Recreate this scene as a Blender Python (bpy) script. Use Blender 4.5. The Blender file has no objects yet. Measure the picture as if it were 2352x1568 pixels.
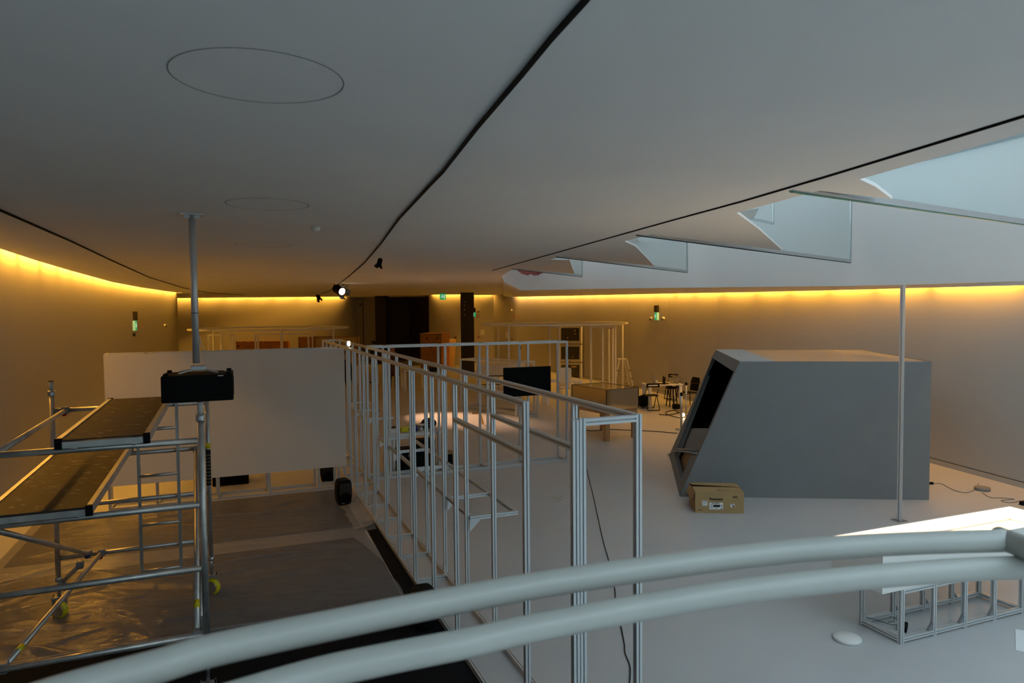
import bpy, bmesh, math, random
from mathutils import Vector, Matrix
random.seed(4)
PI = math.pi
SC = bpy.context.scene
COL = SC.collection
# ------------------------------------------------------------------ camera
FPX, CX0, CY0 = 1600.0, 1176.0, 784.0          # focal length and centre in pixels of the 2352x1568 frame
PITCH, ROLL, CH, TH = 0.0441, 0.0090, 3.13, 0.377
_c, _s, _cr, _sr = math.cos(PITCH), math.sin(PITCH), math.cos(ROLL), math.sin(ROLL)
_r, _f, _d = Vector((1, 0, 0)), Vector((0, _c, -_s)), Vector((0, -_s, -_c))
AX, AY, AZ = _cr*_r + _sr*_d, -_sr*_r + _cr*_d, _f
EYE = Vector((0, 0, CH))
cam = bpy.data.cameras.new('camera')
cam.sensor_fit = 'HORIZONTAL'; cam.sensor_width = 36; cam.lens = FPX/2352*36
cam.clip_start = .05; cam.clip_end = 300
cam.dof.use_dof = True; cam.dof.focus_distance = 9.0; cam.dof.aperture_fstop = 4.0
co = bpy.data.objects.new('camera', cam); COL.objects.link(co)
co.matrix_world = Matrix.Translation(EYE) @ Matrix((AX, -AY, -AZ)).transposed().to_4x4()
SC.camera = co
# ------------------------------------------------------------------ sky, lights, exposure
SKY = 2.8
w = bpy.data.worlds.new('sky'); SC.world = w; w.use_nodes = True
bg = w.node_tree.nodes['Background']
bg.inputs[0].default_value = (0.72, 0.89, 1.0, 1); bg.inputs[1].default_value = SKY
SC.view_settings.view_transform = 'Standard'; SC.view_settings.look = 'None'
SC.view_settings.gamma = 1; SC.view_settings.use_curve_mapping = False
SC.view_settings.exposure = 0.0
SC.cycles.max_bounces = 10; SC.cycles.diffuse_bounces = 7; SC.cycles.glossy_bounces = 4
SC.cycles.transparent_max_bounces = 16; SC.cycles.caustics_reflective = False; SC.cycles.caustics_refractive = False
SC.cycles.use_denoising = True
AMBER = (1.0, 0.45, 0.05)

def area(name, loc, direction, sx, sy, power, color, roll_axis=None, portal=False, spread=PI):
    L = bpy.data.lights.new(name, 'AREA'); L.shape = 'RECTANGLE'; L.size = sx; L.size_y = sy
    L.energy = power; L.color = color; L.spread = spread
    o = bpy.data.objects.new(name, L); COL.objects.link(o)
    z = -Vector(direction).normalized()
    x = Vector(roll_axis or (1, 0, 0)); x = (x - z*x.dot(z)).normalized()
    y = z.cross(x)
    o.matrix_world = Matrix.Translation(loc) @ Matrix((x, y, z)).transposed().to_4x4()
    if portal: L.cycles.is_portal = True
    return o
area('skylight_portal', (3.5, -1.7, 6.12), (0, 0, -1), 13.4, 9.6, 1, (1, 1, 1), portal=True)
area('terrace_portal', (-7.95, 16.5, 6.5), (1, 0, 0), 27, 3.0, 1, (1, 1, 1), roll_axis=(0, 1, 0), portal=True)

def spot(name, loc, target, power, color, size, blend=.6, radius=.05):
    L = bpy.data.lights.new(name, 'SPOT'); L.energy = power; L.color = color
    L.spot_size = size; L.spot_blend = blend; L.shadow_soft_size = radius
    o = bpy.data.objects.new(name, L); COL.objects.link(o)
    o.location = loc; o.rotation_euler = (Vector(target)-Vector(loc)).to_track_quat('-Z', 'Y').to_euler()
    return o
COVE = 15.0       # watts per metre of cove strip

# ------------------------------------------------------------------ pixel -> world helpers (real heights, depths and planes)
def ray(x, y): return (x-CX0)/FPX*AX + (y-CY0)/FPX*AY + AZ
def atz(x, y, z=0.0):
    v = ray(x, y); return EYE + v*((z-CH)/v.z)
def aty(x, y, Y):
    v = ray(x, y); return EYE + v*(Y/v.y)
def onpl(x, y, p, n):
    v = ray(x, y); n = Vector(n); return EYE + v*((Vector(p)-EYE).dot(n)/v.dot(n))
U = Vector((-math.sin(TH), math.cos(TH), 0)); V = Vector((math.cos(TH), math.sin(TH), 0))
O0 = Vector((0.754, 4.186, 0))
def W(a, b, z=0.0): return O0 + U*a + V*b + Vector((0, 0, z))
ZUP = Vector((0, 0, 1))

# ------------------------------------------------------------------ materials
MATS = {}
def mat(name, color, rough=.6, metal=0.0, bump=0.0, bscale=30, var=0.0, vscale=4, emit=None, estr=0, spec=.5, alpha=1.0):
    if name in MATS: return MATS[name]
    m = bpy.data.materials.new(name); m.use_nodes = True
    nt = m.node_tree; b = nt.nodes['Principled BSDF']
    b.inputs['Base Color'].default_value = (*color, 1); b.inputs['Roughness'].default_value = rough
    b.inputs['Metallic'].default_value = metal; b.inputs['Specular IOR Level'].default_value = spec
    b.inputs['Alpha'].default_value = alpha
    tc = nt.nodes.new('ShaderNodeTexCoord')
    if var > 0:
        n = nt.nodes.new('ShaderNodeTexNoise'); n.inputs['Scale'].default_value = vscale; n.inputs['Detail'].default_value = 5
        nt.links.new(tc.outputs['Object'], n.inputs['Vector'])
        r = nt.nodes.new('ShaderNodeValToRGB')
        r.color_ramp.elements[0].position = .3; r.color_ramp.elements[1].position = .7
        r.color_ramp.elements[0].color = (*[max(0, k*(1-var)) for k in color], 1)
        r.color_ramp.elements[1].color = (*[min(1, k*(1+var*.6)) for k in color], 1)
        nt.links.new(n.outputs['Fac'], r.inputs['Fac']); nt.links.new(r.outputs['Color'], b.inputs['Base Color'])
    if bump > 0:
        n2 = nt.nodes.new('ShaderNodeTexNoise'); n2.inputs['Scale'].default_value = bscale; n2.inputs['Detail'].default_value = 4
        nt.links.new(tc.outputs['Object'], n2.inputs['Vector'])
        bp = nt.nodes.new('ShaderNodeBump'); bp.inputs['Strength'].default_value = bump; bp.inputs['Distance'].default_value = .02
        nt.links.new(n2.outputs['Fac'], bp.inputs['Height']); nt.links.new(bp.outputs['Normal'], b.inputs['Normal'])
    if emit:
        b.inputs['Emission Color'].default_value = (*emit, 1); b.inputs['Emission Strength'].default_value = estr
    MATS[name] = m; return m

def film(name, tint, gloss, rough, fac, bump=.0, bscale=3):
    m = bpy.data.materials.new(name); m.use_nodes = True; nt = m.node_tree
    b = nt.nodes['Principled BSDF']; out = nt.nodes['Material Output']
    b.inputs['Base Color'].default_value = (*gloss, 1); b.inputs['Roughness'].default_value = rough
    t = nt.nodes.new('ShaderNodeBsdfTransparent'); t.inputs[0].default_value = (*tint, 1)
    mx = nt.nodes.new('ShaderNodeMixShader'); mx.inputs[0].default_value = fac
    nt.links.new(t.outputs[0], mx.inputs[1]); nt.links.new(b.outputs[0], mx.inputs[2]); nt.links.new(mx.outputs[0], out.inputs[0])
    if bump:
        tc = nt.nodes.new('ShaderNodeTexCoord'); n = nt.nodes.new('ShaderNodeTexNoise')
        n.inputs['Scale'].default_value = bscale; n.inputs['Detail'].default_value = 6; n.inputs['Distortion'].default_value = 1.5
        mp = nt.nodes.new('ShaderNodeMapping'); mp.inputs['Scale'].default_value = (1, 2.2, 1); mp.inputs['Rotation'].default_value = (0, 0, -.5)
        nt.links.new(tc.outputs['Object'], mp.inputs[0]); nt.links.new(mp.outputs[0], n.inputs['Vector'])
        bp = nt.nodes.new('ShaderNodeBump'); bp.inputs['Strength'].default_value = bump; bp.inputs['Distance'].default_value = .03
        nt.links.new(n.outputs['Fac'], bp.inputs['Height']); nt.links.new(bp.outputs['Normal'], b.inputs['Normal'])
    MATS[name] = m; return m

M_WALL = mat('white_plaster', (.46, .45, .43), .85, bump=.04, bscale=14)
M_CEIL = mat('ceiling_plaster', (.88, .87, .86), .9, var=.03, vscale=.6)
M_WELL = mat('well_plaster', (.88, .88, .88), .8)
M_FLOOR = mat('resin_floor', (.50, .50, .505), .42, var=.05, vscale=.7, bump=.02, bscale=9)
M_ALU = mat('anodised_aluminium', (.70, .71, .71), .42, metal=.55)
M_TUBE = mat('scaffold_aluminium', (.60, .59, .56), .36, metal=.75, var=.18, vscale=9)
M_BLACK = mat('black_plastic', (.0035, .0035, .0038), .6, spec=.12)
M_TVB = mat('black_screen', (.002, .002, .0025), .5, spec=.08)
M_DARKIN = mat('interior_black', (.0015, .0015, .0015), .95, spec=.05)
M_WHITE = mat('white_laminate', (.78, .77, .75), .5)
M_BOARD = mat('white_board', (.80, .785, .76), .75)
M_RAIL = mat('white_painted_steel', (.52, .515, .475), .35, var=.05, vscale=7)
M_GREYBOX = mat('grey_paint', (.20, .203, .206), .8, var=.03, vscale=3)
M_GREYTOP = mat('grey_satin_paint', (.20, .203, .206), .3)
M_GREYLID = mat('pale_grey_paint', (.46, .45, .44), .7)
M_PLY = mat('brown_plywood', (.32, .19, .09), .7, var=.25, vscale=6)
M_CARD = mat('cardboard', (.42, .27, .12), .85, var=.07, vscale=8, bump=.03)
M_PAPER = mat('white_paper', (.80, .80, .80), .8)
M_INK = mat('black_ink', (.015, .013, .012), .8)
M_CARPET = mat('black_carpet', (.010, .010, .011), .97, bump=.5, bscale=160, spec=.1)
M_MAT1 = mat('grey_mat', (.075, .073, .072), .9)
M_MAT2 = mat('slate_mat', (.055, .057, .064), .9)
M_FILM = film('plastic_film', (.90, .90, .90), (.30, .30, .31), .15, .46, bump=.8, bscale=3.2)
M_CLEAR = film('clear_film', (.95, .95, .95), (.8, .8, .8), .25, .30, bump=.8, bscale=6)
M_GLASS = film('fin_glass', (.93, .97, .97), (.8, .9, .92), .03, .22)
M_SKYGL = film('skylight_glass', (.90, .94, .95), (.8, .9, .92), .05, .05)
M_STEEL = mat('brushed_steel', (.55, .56, .57), .28, metal=.9)
M_GREEN = mat('green_glass_edge', (.05, .32, .26), .15)
M_TEAL = mat('teal_beam', (.005, .032, .042), .7, spec=.2)
M_DARK = mat('dark_brown_metal', (.012, .007, .005), .55)
M_VOID = mat('recess_shade', (.075, .038, .02), .9)
M_CRATE = mat('orange_crate_wood', (.46, .19, .06), .7, var=.22, vscale=5)
M_TAN = mat('tan_crate_panel', (.55, .38, .20), .75, var=.05)
M_PLYL = mat('light_plywood', (.60, .40, .20), .7, var=.12, vscale=3)
M_WOOD = mat('pine_leg', (.48, .29, .13), .6, var=.15, vscale=12)
M_MIRROR = mat('tinted_mirror', (.52, .46, .34), .07, metal=.92)
M_RED = mat('red_plastic', (.35, .02, .015), .5)
M_BLUE = mat('blue_plastic', (.01, .03, .16), .5)
M_NAVY = mat('navy_fabric', (.012, .02, .05), .8)
M_YEL = mat('yellow_plastic', (.72, .60, .01), .45)
M_GREYPL = mat('grey_plastic', (.22, .22, .22), .5)
M_BRASS = mat('brass', (.75, .50, .16), .3, metal=.9)
M_SKIN = mat('skin', (.42, .22, .13), .6)
M_PINK = mat('pink_fur', (.55, .25, .33), .95, var=.35, vscale=25)
M_LIT = mat('lit_lamp', (1, 1, 1), .5, emit=(1, .86, .65), estr=12)
M_LED = mat('led_strip', (1, 1, 1), .5, emit=(1, .78, .50), estr=26)
M_TRAY = mat('warm_white_tray', (.82, .79, .74), .6)
M_SIGNG = mat('green_sign', (.0, .30, .12), .4, emit=(.0, .55, .17), estr=.5)
M_SIGNW = mat('lit_white_sign', (.9, .9, .9), .4, emit=(.75, 1, .85), estr=.55)
M_SIGNB = mat('lit_sign_case', (.5, .8, .65), .3, emit=(.25, .9, .5), estr=.28)

def m_deck():
    m = mat('paint_spattered_plywood', (.05, .03, .017), .65)
    nt = m.node_tree; b = nt.nodes['Principled BSDF']; tc = nt.nodes['Texture Coordinate']
    mp = nt.nodes.new('ShaderNodeMapping'); mp.inputs['Scale'].default_value = (1.0, 3.2, 1)
    mp.inputs['Rotation'].default_value = (0, 0, -TH)
    n = nt.nodes.new('ShaderNodeTexNoise'); n.inputs['Scale'].default_value = 9; n.inputs['Detail'].default_value = 4
    r = nt.nodes.new('ShaderNodeValToRGB'); e = r.color_ramp.elements
    e[0].position = .63; e[0].color = (.034, .021, .012, 1); e[1].position = .67; e[1].color = (.36, .31, .25, 1)
    n2 = nt.nodes.new('ShaderNodeTexNoise'); n2.inputs['Scale'].default_value = 2.2
    r2 = nt.nodes.new('ShaderNodeValToRGB'); e2 = r2.color_ramp.elements
    e2[0].color = (.45, .42, .4, 1); e2[1].color = (1.5, 1.35, 1.2, 1)
    mu = nt.nodes.new('ShaderNodeMixRGB'); mu.blend_type = 'MULTIPLY'; mu.inputs[0].default_value = 1
    nt.links.new(tc.outputs['Object'], mp.inputs[0]); nt.links.new(mp.outputs[0], n.inputs['Vector'])
    nt.links.new(mp.outputs[0], n2.inputs['Vector'])
    nt.links.new(n.outputs['Fac'], r.inputs['Fac']); nt.links.new(n2.outputs['Fac'], r2.inputs['Fac'])
    nt.links.new(r.outputs[0], mu.inputs[1]); nt.links.new(r2.outputs[0], mu.inputs[2])
    nt.links.new(mu.outputs[0], b.inputs['Base Color'])
    return m
M_DECK = m_deck()

# ------------------------------------------------------------------ mesh building
class MB:
    def __init__(s): s.bm = bmesh.new()
    def _m(s, A, B, up=None):
        A, B = Vector(A), Vector(B); z = (B-A).normalized()
        up = Vector(up) if up else (ZUP if abs(z.z) < .95 else U)
        x = up.cross(z)
        if x.length < 1e-5: x = Vector((1, 0, 0)).cross(z)
        x.normalize(); y = z.cross(x)
        return Matrix.Translation(A) @ Matrix((x, y, z)).transposed().to_4x4(), (B-A).length
    def box(s, c, size, rz=0, M=None, bev=0):
        T = (M or Matrix()) @ Matrix.Translation(c) @ Matrix.Rotation(rz, 4, 'Z') @ Matrix.Diagonal((*size, 1))
        g = bmesh.ops.create_cube(s.bm, size=1, matrix=T)
        if bev:
            es = list({e for v in g['verts'] for e in v.link_edges})
            bmesh.ops.bevel(s.bm, geom=es, offset=bev, segments=2, affect='EDGES', profile=.5)
        return s
    def bar(s, A, B, wx, wy, up=None):
        M, L = s._m(A, B, up)
        bmesh.ops.create_cube(s.bm, size=1, matrix=M @ Matrix.Translation((0, 0, L/2)) @ Matrix.Diagonal((wx, wy, L, 1)))
        return s
    def tube(s, A, B, r, n=12, r2=None):
        M, L = s._m(A, B)
        g = bmesh.ops.create_cone(s.bm, cap_ends=True, segments=n, radius1=r, radius2=r if r2 is None else r2, depth=L, matrix=M @ Matrix.Translation((0, 0, L/2)))
        for v in g['verts']:
            for f in v.link_faces:
                if len(f.verts) == 4: f.smooth = True
        return s
    def path(s, pts, r, n=8, closed=False):
        pts = [Vector(p) for p in pts]; N = len(pts); rings = []
        for i, p in enumerate(pts):
            a = pts[(i-1) % N] if (closed or i > 0) else p
            b = pts[(i+1) % N] if (closed or i < N-1) else p
            t = (b-a).normalized()
            up = ZUP if abs(t.z) < .9 else Vector((0, 1, 0))
            x = up.cross(t).normalized(); y = t.cross(x)
            rings.append([s.bm.verts.new(p + x*(r*math.cos(2*PI*k/n)) + y*(r*math.sin(2*PI*k/n))) for k in range(n)])
        for i in range(N if closed else N-1):
            A, B = rings[i], rings[(i+1) % N]
            for k in range(n):
                f = s.bm.faces.new((A[k], A[(k+1) % n], B[(k+1) % n], B[k])); f.smooth = True
        if not closed:
            s.bm.faces.new(list(reversed(rings[0]))); s.bm.faces.new(rings[-1])
        return s
    def lathe(s, prof, c=(0, 0, 0), n=20, M=None):
        c = Vector(c); M = M or Matrix(); rings = []
        for r, z in prof:
            rings.append([s.bm.verts.new(M @ (c + Vector((max(r, 1e-4)*math.cos(2*PI*k/n), max(r, 1e-4)*math.sin(2*PI*k/n), z)))) for k in range(n)])
        for A, B in zip(rings, rings[1:]):
            for k in range(n):
                f = s.bm.faces.new((A[k], A[(k+1) % n], B[(k+1) % n], B[k])); f.smooth = True
        s.bm.faces.new(list(reversed(rings[0]))); s.bm.faces.new(rings[-1])
        return s
    def poly(s, pts):
        s.bm.faces.new([s.bm.verts.new(Vector(p)) for p in pts]); return s
    def prism(s, pts, ext):
        pts = [Vector(p) for p in pts]; ext = Vector(ext)
        a = [s.bm.verts.new(p) for p in pts]; b = [s.bm.verts.new(p+ext) for p in pts]; n = len(pts)
        s.bm.faces.new(a); s.bm.faces.new(list(reversed(b)))
        for i in range(n): s.bm.faces.new((a[i], b[i], b[(i+1) % n], a[(i+1) % n]))
        return s
    def strip(s, A, B):
        a = [s.bm.verts.new(Vector(p)) for p in A]; b = [s.bm.verts.new(Vector(p)) for p in B]
        for i in range(len(a)-1): s.bm.faces.new((a[i], a[i+1], b[i+1], b[i]))
        return s
    def ball(s, c, r, sc=(1, 1, 1), seg=14):
        g = bmesh.ops.create_uvsphere(s.bm, u_segments=seg, v_segments=seg*2//3, radius=r, matrix=Matrix.Translation(c) @ Matrix.Diagonal((*sc, 1)))
        for v in g['verts']:
            for f in v.link_faces: f.smooth = True
        return s
    def mesh(s, name, m):
        bmesh.ops.recalc_face_normals(s.bm, faces=s.bm.faces)
        me = bpy.data.meshes.new(name); s.bm.to_mesh(me); s.bm.free()
        if m: me.materials.append(m)
        return me

def tag(o, label=None, cat=None, group=None, kind=None):
    for k, v in (('label', label), ('category', cat), ('group', group), ('kind', kind)):
        if v: o[k] = v
    return o
PW = {}
def thing(name, label, cat, loc, rz=0, group=None):
    o = bpy.data.objects.new(name, None); COL.objects.link(o); o.empty_display_size = .1
    o.location = loc; o.rotation_euler = (0, 0, rz)
    PW[o.name] = Matrix.Translation(Vector(loc)) @ Matrix.Rotation(rz, 4, 'Z')
    return tag(o, label, cat, group)
def pworld(o):
    return PW.get(o.name, Matrix()) if o else Matrix()
def obj(name, mb, m, parent=None, local=False, label=None, cat=None, group=None, kind=None, M=None):
    """one mesh object; mb in world coordinates unless local; M places a shared mesh"""
    me = mb if isinstance(mb, bpy.types.Mesh) else mb.mesh(name, m)
    o = bpy.data.objects.new(name, me); COL.objects.link(o)
    if parent: o.parent = parent
    Mw = M if M is not None else Matrix()
    if local: o.matrix_basis = Mw; PW[o.name] = pworld(parent) @ Mw
    else: o.matrix_basis = pworld(parent).inverted() @ Mw; PW[o.name] = Mw
    return tag(o, label, cat, group, kind)
def struct(name, mb, m, parent=None):
    o = obj(name, mb, m, parent)
    if not parent: o['kind'] = 'structure'
    return o

_unit = {}
def profile_mesh(w=.04, slot=.0095, dep=.009, m=None):
    """slotted aluminium extrusion, one metre long along +z, shared by every bar"""
    key = ('p', w)
    if key not in _unit:
        h, q, l, c_, d_ = w/2, w*.105, w*.055, w*.24, w*.30; ring = []
        for k in range(4):
            a = k*PI/2; ca, sa = math.cos(a), math.sin(a)
            for x, y in ((h, -h), (h, -q), (h-l, -q), (h-l, -c_), (h-d_, -q), (h-d_, q), (h-l, c_), (h-l, q), (h, q)):
                ring.append((x*ca - y*sa, x*sa + y*ca))
        bm = bmesh.new()
        A = [bm.verts.new((x, y, 0)) for x, y in ring]; B = [bm.verts.new((x, y, 1)) for x, y in ring]
        n = len(ring)
        for i in range(n): bm.faces.new((A[i], A[(i+1) % n], B[(i+1) % n], B[i]))
        bm.faces.new(list(reversed(A))); bm.faces.new(B)
        me = bpy.data.meshes.new('profile'); bm.to_mesh(me); bm.free(); me.materials.append(m or M_ALU); _unit[key] = me
    return _unit[key]
def bar(name, A, B, parent, w=.04, up=None, m=None):
    A, B = Vector(A), Vector(B); z = (B-A).normalized()
    up = Vector(up) if up else (ZUP if abs(z.z) < .9 else U)
    x = up.cross(z).normalized(); y = z.cross(x)
    M = Matrix.Translation(A) @ Matrix((x, y, z)).transposed().to_4x4() @ Matrix.Diagonal((1, 1, (B-A).length, 1))
    return obj(name, profile_mesh(w, w*.24, w*.22, m), None, parent, M=M)
def text(name, s, size, M, m, parent, bold=0.0, sx=1.0):
    cu = bpy.data.curves.new(name, 'FONT'); cu.body = s; cu.size = size; cu.align_x = 'CENTER'; cu.align_y = 'CENTER'
    cu.extrude = .0008; cu.offset = bold
    t = bpy.data.objects.new(name, cu); COL.objects.link(t)
    me = bpy.data.meshes.new_from_object(t.evaluated_get(bpy.context.evaluated_depsgraph_get()))
    bpy.data.objects.remove(t); me.materials.clear(); me.materials.append(m)
    return obj(name, me, None, parent, M=M @ Matrix.Diagonal((sx, 1, 1, 1)))
def basis(o, x, z):
    x, z = Vector(x).normalized(), Vector(z).normalized(); y = z.cross(x)
    return Matrix.Translation(o) @ Matrix((x, y, z)).transposed().to_4x4()
# ================================================================== THE SETTING
ZTER, ZROOF = 4.9, 8.0       # roof terrace beside the well, unseen roof added over both
ZC, ZT = 4.08, 6.2            # ceiling slab, top of the light well
def v2(p, z): return Vector((p[0], p[1], z))
EDGE_L = [(-3.3, -6.5), (-3.5, 0), (-4.55, 3.2), (-5.75, 6.4)] + [tuple(atz(x, y, ZC)[:2]) for x, y in ((0, 570.6), (80, 597), (163, 621.6), (255, 647), (320, 659.5), (388, 669.6), (420, 672.6))]
def offset(pl, d):
    out = []
    for i, p in enumerate(pl):
        a, b = Vector(pl[max(0, i-1)]), Vector(pl[min(len(pl)-1, i+1)]); t = (b-a).normalized()
        out.append((p[0]-t.y*d, p[1]+t.x*d))
    return out
WALL_L = offset(EDGE_L, .25)
WALL_R = [(10.2, -6.5), (10.0, 4), (9.4, 9.5), (8.77, 11.9), (8.38, 13.95), (7.75, 17), (7.0, 19.9), (6.15, 23.4), (5.1, 27.4), (4.2, 29.8), (3.2, 32), (1.9, 35.7), (.35, 40), (-1.08, 42)]
INNER = [(-2.6, -6.5), (-1.9, -3.2), (.7, -.3), (2.05, 1.7)] + [tuple(atz(x, y, ZC)[:2]) for x, y in ((2352, 305), (2210, 345), (2040, 393), (1885, 437), (1690, 489), (1490, 540), (1390, 565), (1295, 588), (1220, 607), (1170, 622))]
TIP = tuple(atz(1152, 634, ZC)[:2])
OUTER = [(9.75, -6.5, 3.40), (9.6, 4, 3.40), (9.15, 9, 3.44), (8.5, 11.7, 3.548), (8.0, 13.4, 3.567), (7.33, 15.1, 3.60), (6.2, 17.0, 3.657), (4.67, 18.6, 3.703), (3.3, 19.7, 3.733), (2.05, 20.4, 3.748), (1.2, 20.7, 3.745), (.3, 20.8, 3.74), (-.2, 20.0, 3.94), (TIP[0], TIP[1], ZC)]
SOFW = [(9.9, -6.5, 3.40), (9.75, 4, 3.40), (9.2, 9.3, 3.43), (8.53, 11.83, 3.48), (8.14, 13.9, 3.51), (7.5, 16.95, 3.55), (6.76, 19.83, 3.595), (5.9, 23.3, 3.66), (4.86, 27.3, 3.727), (3.97, 29.7, 3.76), (2.97, 31.9, 3.79), (1.66, 35.6, 3.85), (.12, 39.9, 3.915), (-.5, 41.5, 4.0)]

def wall(name, pts, z0=0, z1=ZT, m=M_WALL, parent=None):
    b = MB(); b.strip([v2(p, z0) for p in pts], [v2(p, z1) for p in pts])
    for f in b.bm.faces: f.smooth = True
    return struct(name, b, m, parent)
b = MB(); b.box((-2, 20, -.05), (48, 60, .1)); struct('floor', b, M_FLOOR)
wl = wall('wall_left', WALL_L + [(-21, 33.2)])
wr = wall('wall_right', WALL_R)
wall('wall_near', [(-3.7, -6.5), (10.3, -6.5)])
wb = wall('wall_back', [(-21, 33), (-21, 43), (-10.0, 43), (-10.0, 44.5), (-8.3, 44.5)])
wall('panel', [(-4.75, 46), (-4.75, 40), (-2.35, 40), (-2.35, 42), (-1.08, 42)], parent=wb)
wall('shade_lining', [(-8.3, 44.5), (-8.3, 46), (-4.75, 46), (-4.74, 40.06)], m=M_VOID, parent=wb)  # dark brown colour paints in the gloom of the unlit corridor
b = MB(); b.box((-7.84, 42.2, 2.1), (.63, 1.2, 4.2)); b.box((-7.3, 45.2, 2.1), (1.3, .1, 4.2)); struct('trim_1', b, M_DARK)
b = MB(); b.box((-2.275, 35.8, 2.1), (.66, .6, 4.2)); t2 = struct('trim_2', b, M_DARK)
for y in (693.5, 701, 711, 723):
    p = aty(1067, y, 35.47); obj('stud', MB().lathe([(.028, 0), (.028, .02), (.012, .03)], n=10, M=basis(p, (1, 0, 0), (0, -1, 0))), M_BRASS, t2)
# a door leaf with recessed seams in the recess at the back
b = MB()
xa, xb = aty(806, 700, 44.4).x, aty(832, 700, 44.4).x
b.box(((xa+xb)/2, 44.44, 1.95), (xb-xa, .06, 3.9)); d1 = struct('door_1', b, M_WALL)
obj('hinge', MB().box((xb-.12, 44.38, 3.62), (.10, .06, .10)), M_DARK, d1)
b = MB(); b.box((xb+.03, 44.46, 1.95), (.035, .03, 3.9)); obj('shadow_gap', b, M_VOID, d1)

# ceiling slab, gently dropping soffit beside the well, cove lips
bnd = [v2(p, ZC) for p in INNER] + [v2(TIP, ZC)] + [Vector(p) for p in ((-.5, 41.5, ZC), (-1.2, 41.75, ZC), (-2.35, 41.75, ZC), (-2.35, 39.75, ZC), (-4.75, 39.75, ZC), (-4.75, 46, ZC), (-8.3, 46, ZC), (-8.3, 44.5, ZC), (-10.0, 44.5, ZC), (-10.0, 42.75, ZC), (-20.7, 42.75, ZC), (-20.7, 33.3, ZC))] + [v2(p, ZC) for p in reversed(EDGE_L)]
from mathutils.geometry import tessellate_polygon
def slab(b, pts, ext):
    tri = tessellate_polygon([[Vector((p[0], p[1], 0)) for p in pts]]); vs = [b.bm.verts.new(Vector(p)) for p in pts]
    for t_ in tri: b.bm.faces.new([vs[i] for i in t_])
    if ext:
        vt = [b.bm.verts.new(Vector(p)+Vector((0, 0, ext))) for p in pts]
        for t_ in tri: b.bm.faces.new([vt[i] for i in t_])
        for i in range(len(pts)): b.bm.faces.new((vs[i], vs[(i+1) % len(pts)], vt[(i+1) % len(pts)], vt[i]))
    return b
ceil = struct('ceiling', slab(MB(), bnd, .16), M_CEIL)
b = MB(); b.strip(OUTER, SOFW); b.strip(SOFW, [(p[0], p[1], p[2]+.16) for p in SOFW]); b.strip([(p[0], p[1], p[2]+.16) for p in OUTER], [(p[0], p[1], p[2]+.16) for p in SOFW])
obj('soffit', b, M_CEIL, ceil)
b = MB(); b.strip([v2(p, ZC+.16) for p in INNER+[TIP]], [v2(p, ZTER) for p in INNER+[TIP]]); obj('well_lining', b, M_WELL, ceil)
b = MB(); b.strip([Vector(p)+Vector((0, 0, .0)) for p in OUTER], [v2(p, ZT) for p in OUTER])
for f in b.bm.faces: f.smooth = True
obj('well_lining', b, M_WELL, ceil)
b = MB(); n = [(-3.9, -7)]
slab(b, [(-2.6, -7, ZTER)] + [v2(p, ZTER) for p in INNER] + [v2(TIP, ZTER), (TIP[0], 60, ZTER), (-32, 60, ZTER), (-32, -7, ZTER)], .06)
slab(b, [(9.75, -7, ZT)] + [v2(p, ZT) for p in OUTER] + [(TIP[0], 60, ZT), (32, 60, ZT), (32, -7, ZT)], 0)
obj('roof_deck', b, M_WELL, ceil)
b = MB(); b.box((1.5, 16.5, ZROOF+.1), (19, 27, .2)); struct('trim_9', b, M_WELL)  # unseen roof, added to keep high sky light off the right wall
# glazing over the well: dark perimeter beam, cross beams and panes
b = MB()
for p, q in zip(OUTER, OUTER[1:]): b.bar(v2(p, ZT-.14), v2(q, ZT-.14), .16, .26)
sk = struct('window_1', b, M_TEAL)
def inner_x(y):
    P = INNER+[TIP]
    for p, q in zip(P, P[1:]):
        if p[1] <= y <= q[1]: return p[0]+(q[0]-p[0])*(y-p[1])/(q[1]-p[1])
    return P[-1][0]
def outer_x(y):
    P = OUTER[:9]
    for p, q in zip(P, P[1:]):
        if p[1] <= y <= q[1]: return p[0]+(q[0]-p[0])*(y-p[1])/(q[1]-p[1])
    return P[-1][0]
ys = [-6.4, -3.2, 0, 3.2, 6.4, 9.6, 12.8, 16.0, 19.0]
for y0, y1 in zip(ys, ys[1:]):
    if y1 > 3.3: break
    obj('pane', MB().prism([(inner_x(y0), y0, ZT-.04), (outer_x(y0), y0, ZT-.04), (outer_x(y1), y1, ZT-.04), (inner_x(y1), y1, ZT-.04)], (0, 0, .012)), M_SKYGL, sk)
    obj('mullion', MB().bar((inner_x(y0), y0, ZT-.1), (outer_x(y0), y0, ZT-.1), .06, .14), M_TEAL, sk)
for p, q in zip(OUTER[1:], OUTER[2:]):
    P, Q = v2(p, ZT), v2(q, ZT)
    obj('pane', MB().prism([P, Q, Q+ZUP*(ZROOF-ZT), P+ZUP*(ZROOF-ZT)], (Q-P).normalized().cross(ZUP)*.012), M_SKYGL, sk)
    obj('mullion', MB().bar(P, P+ZUP*(ZROOF-ZT), .05, .08), M_TEAL, sk)
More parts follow.
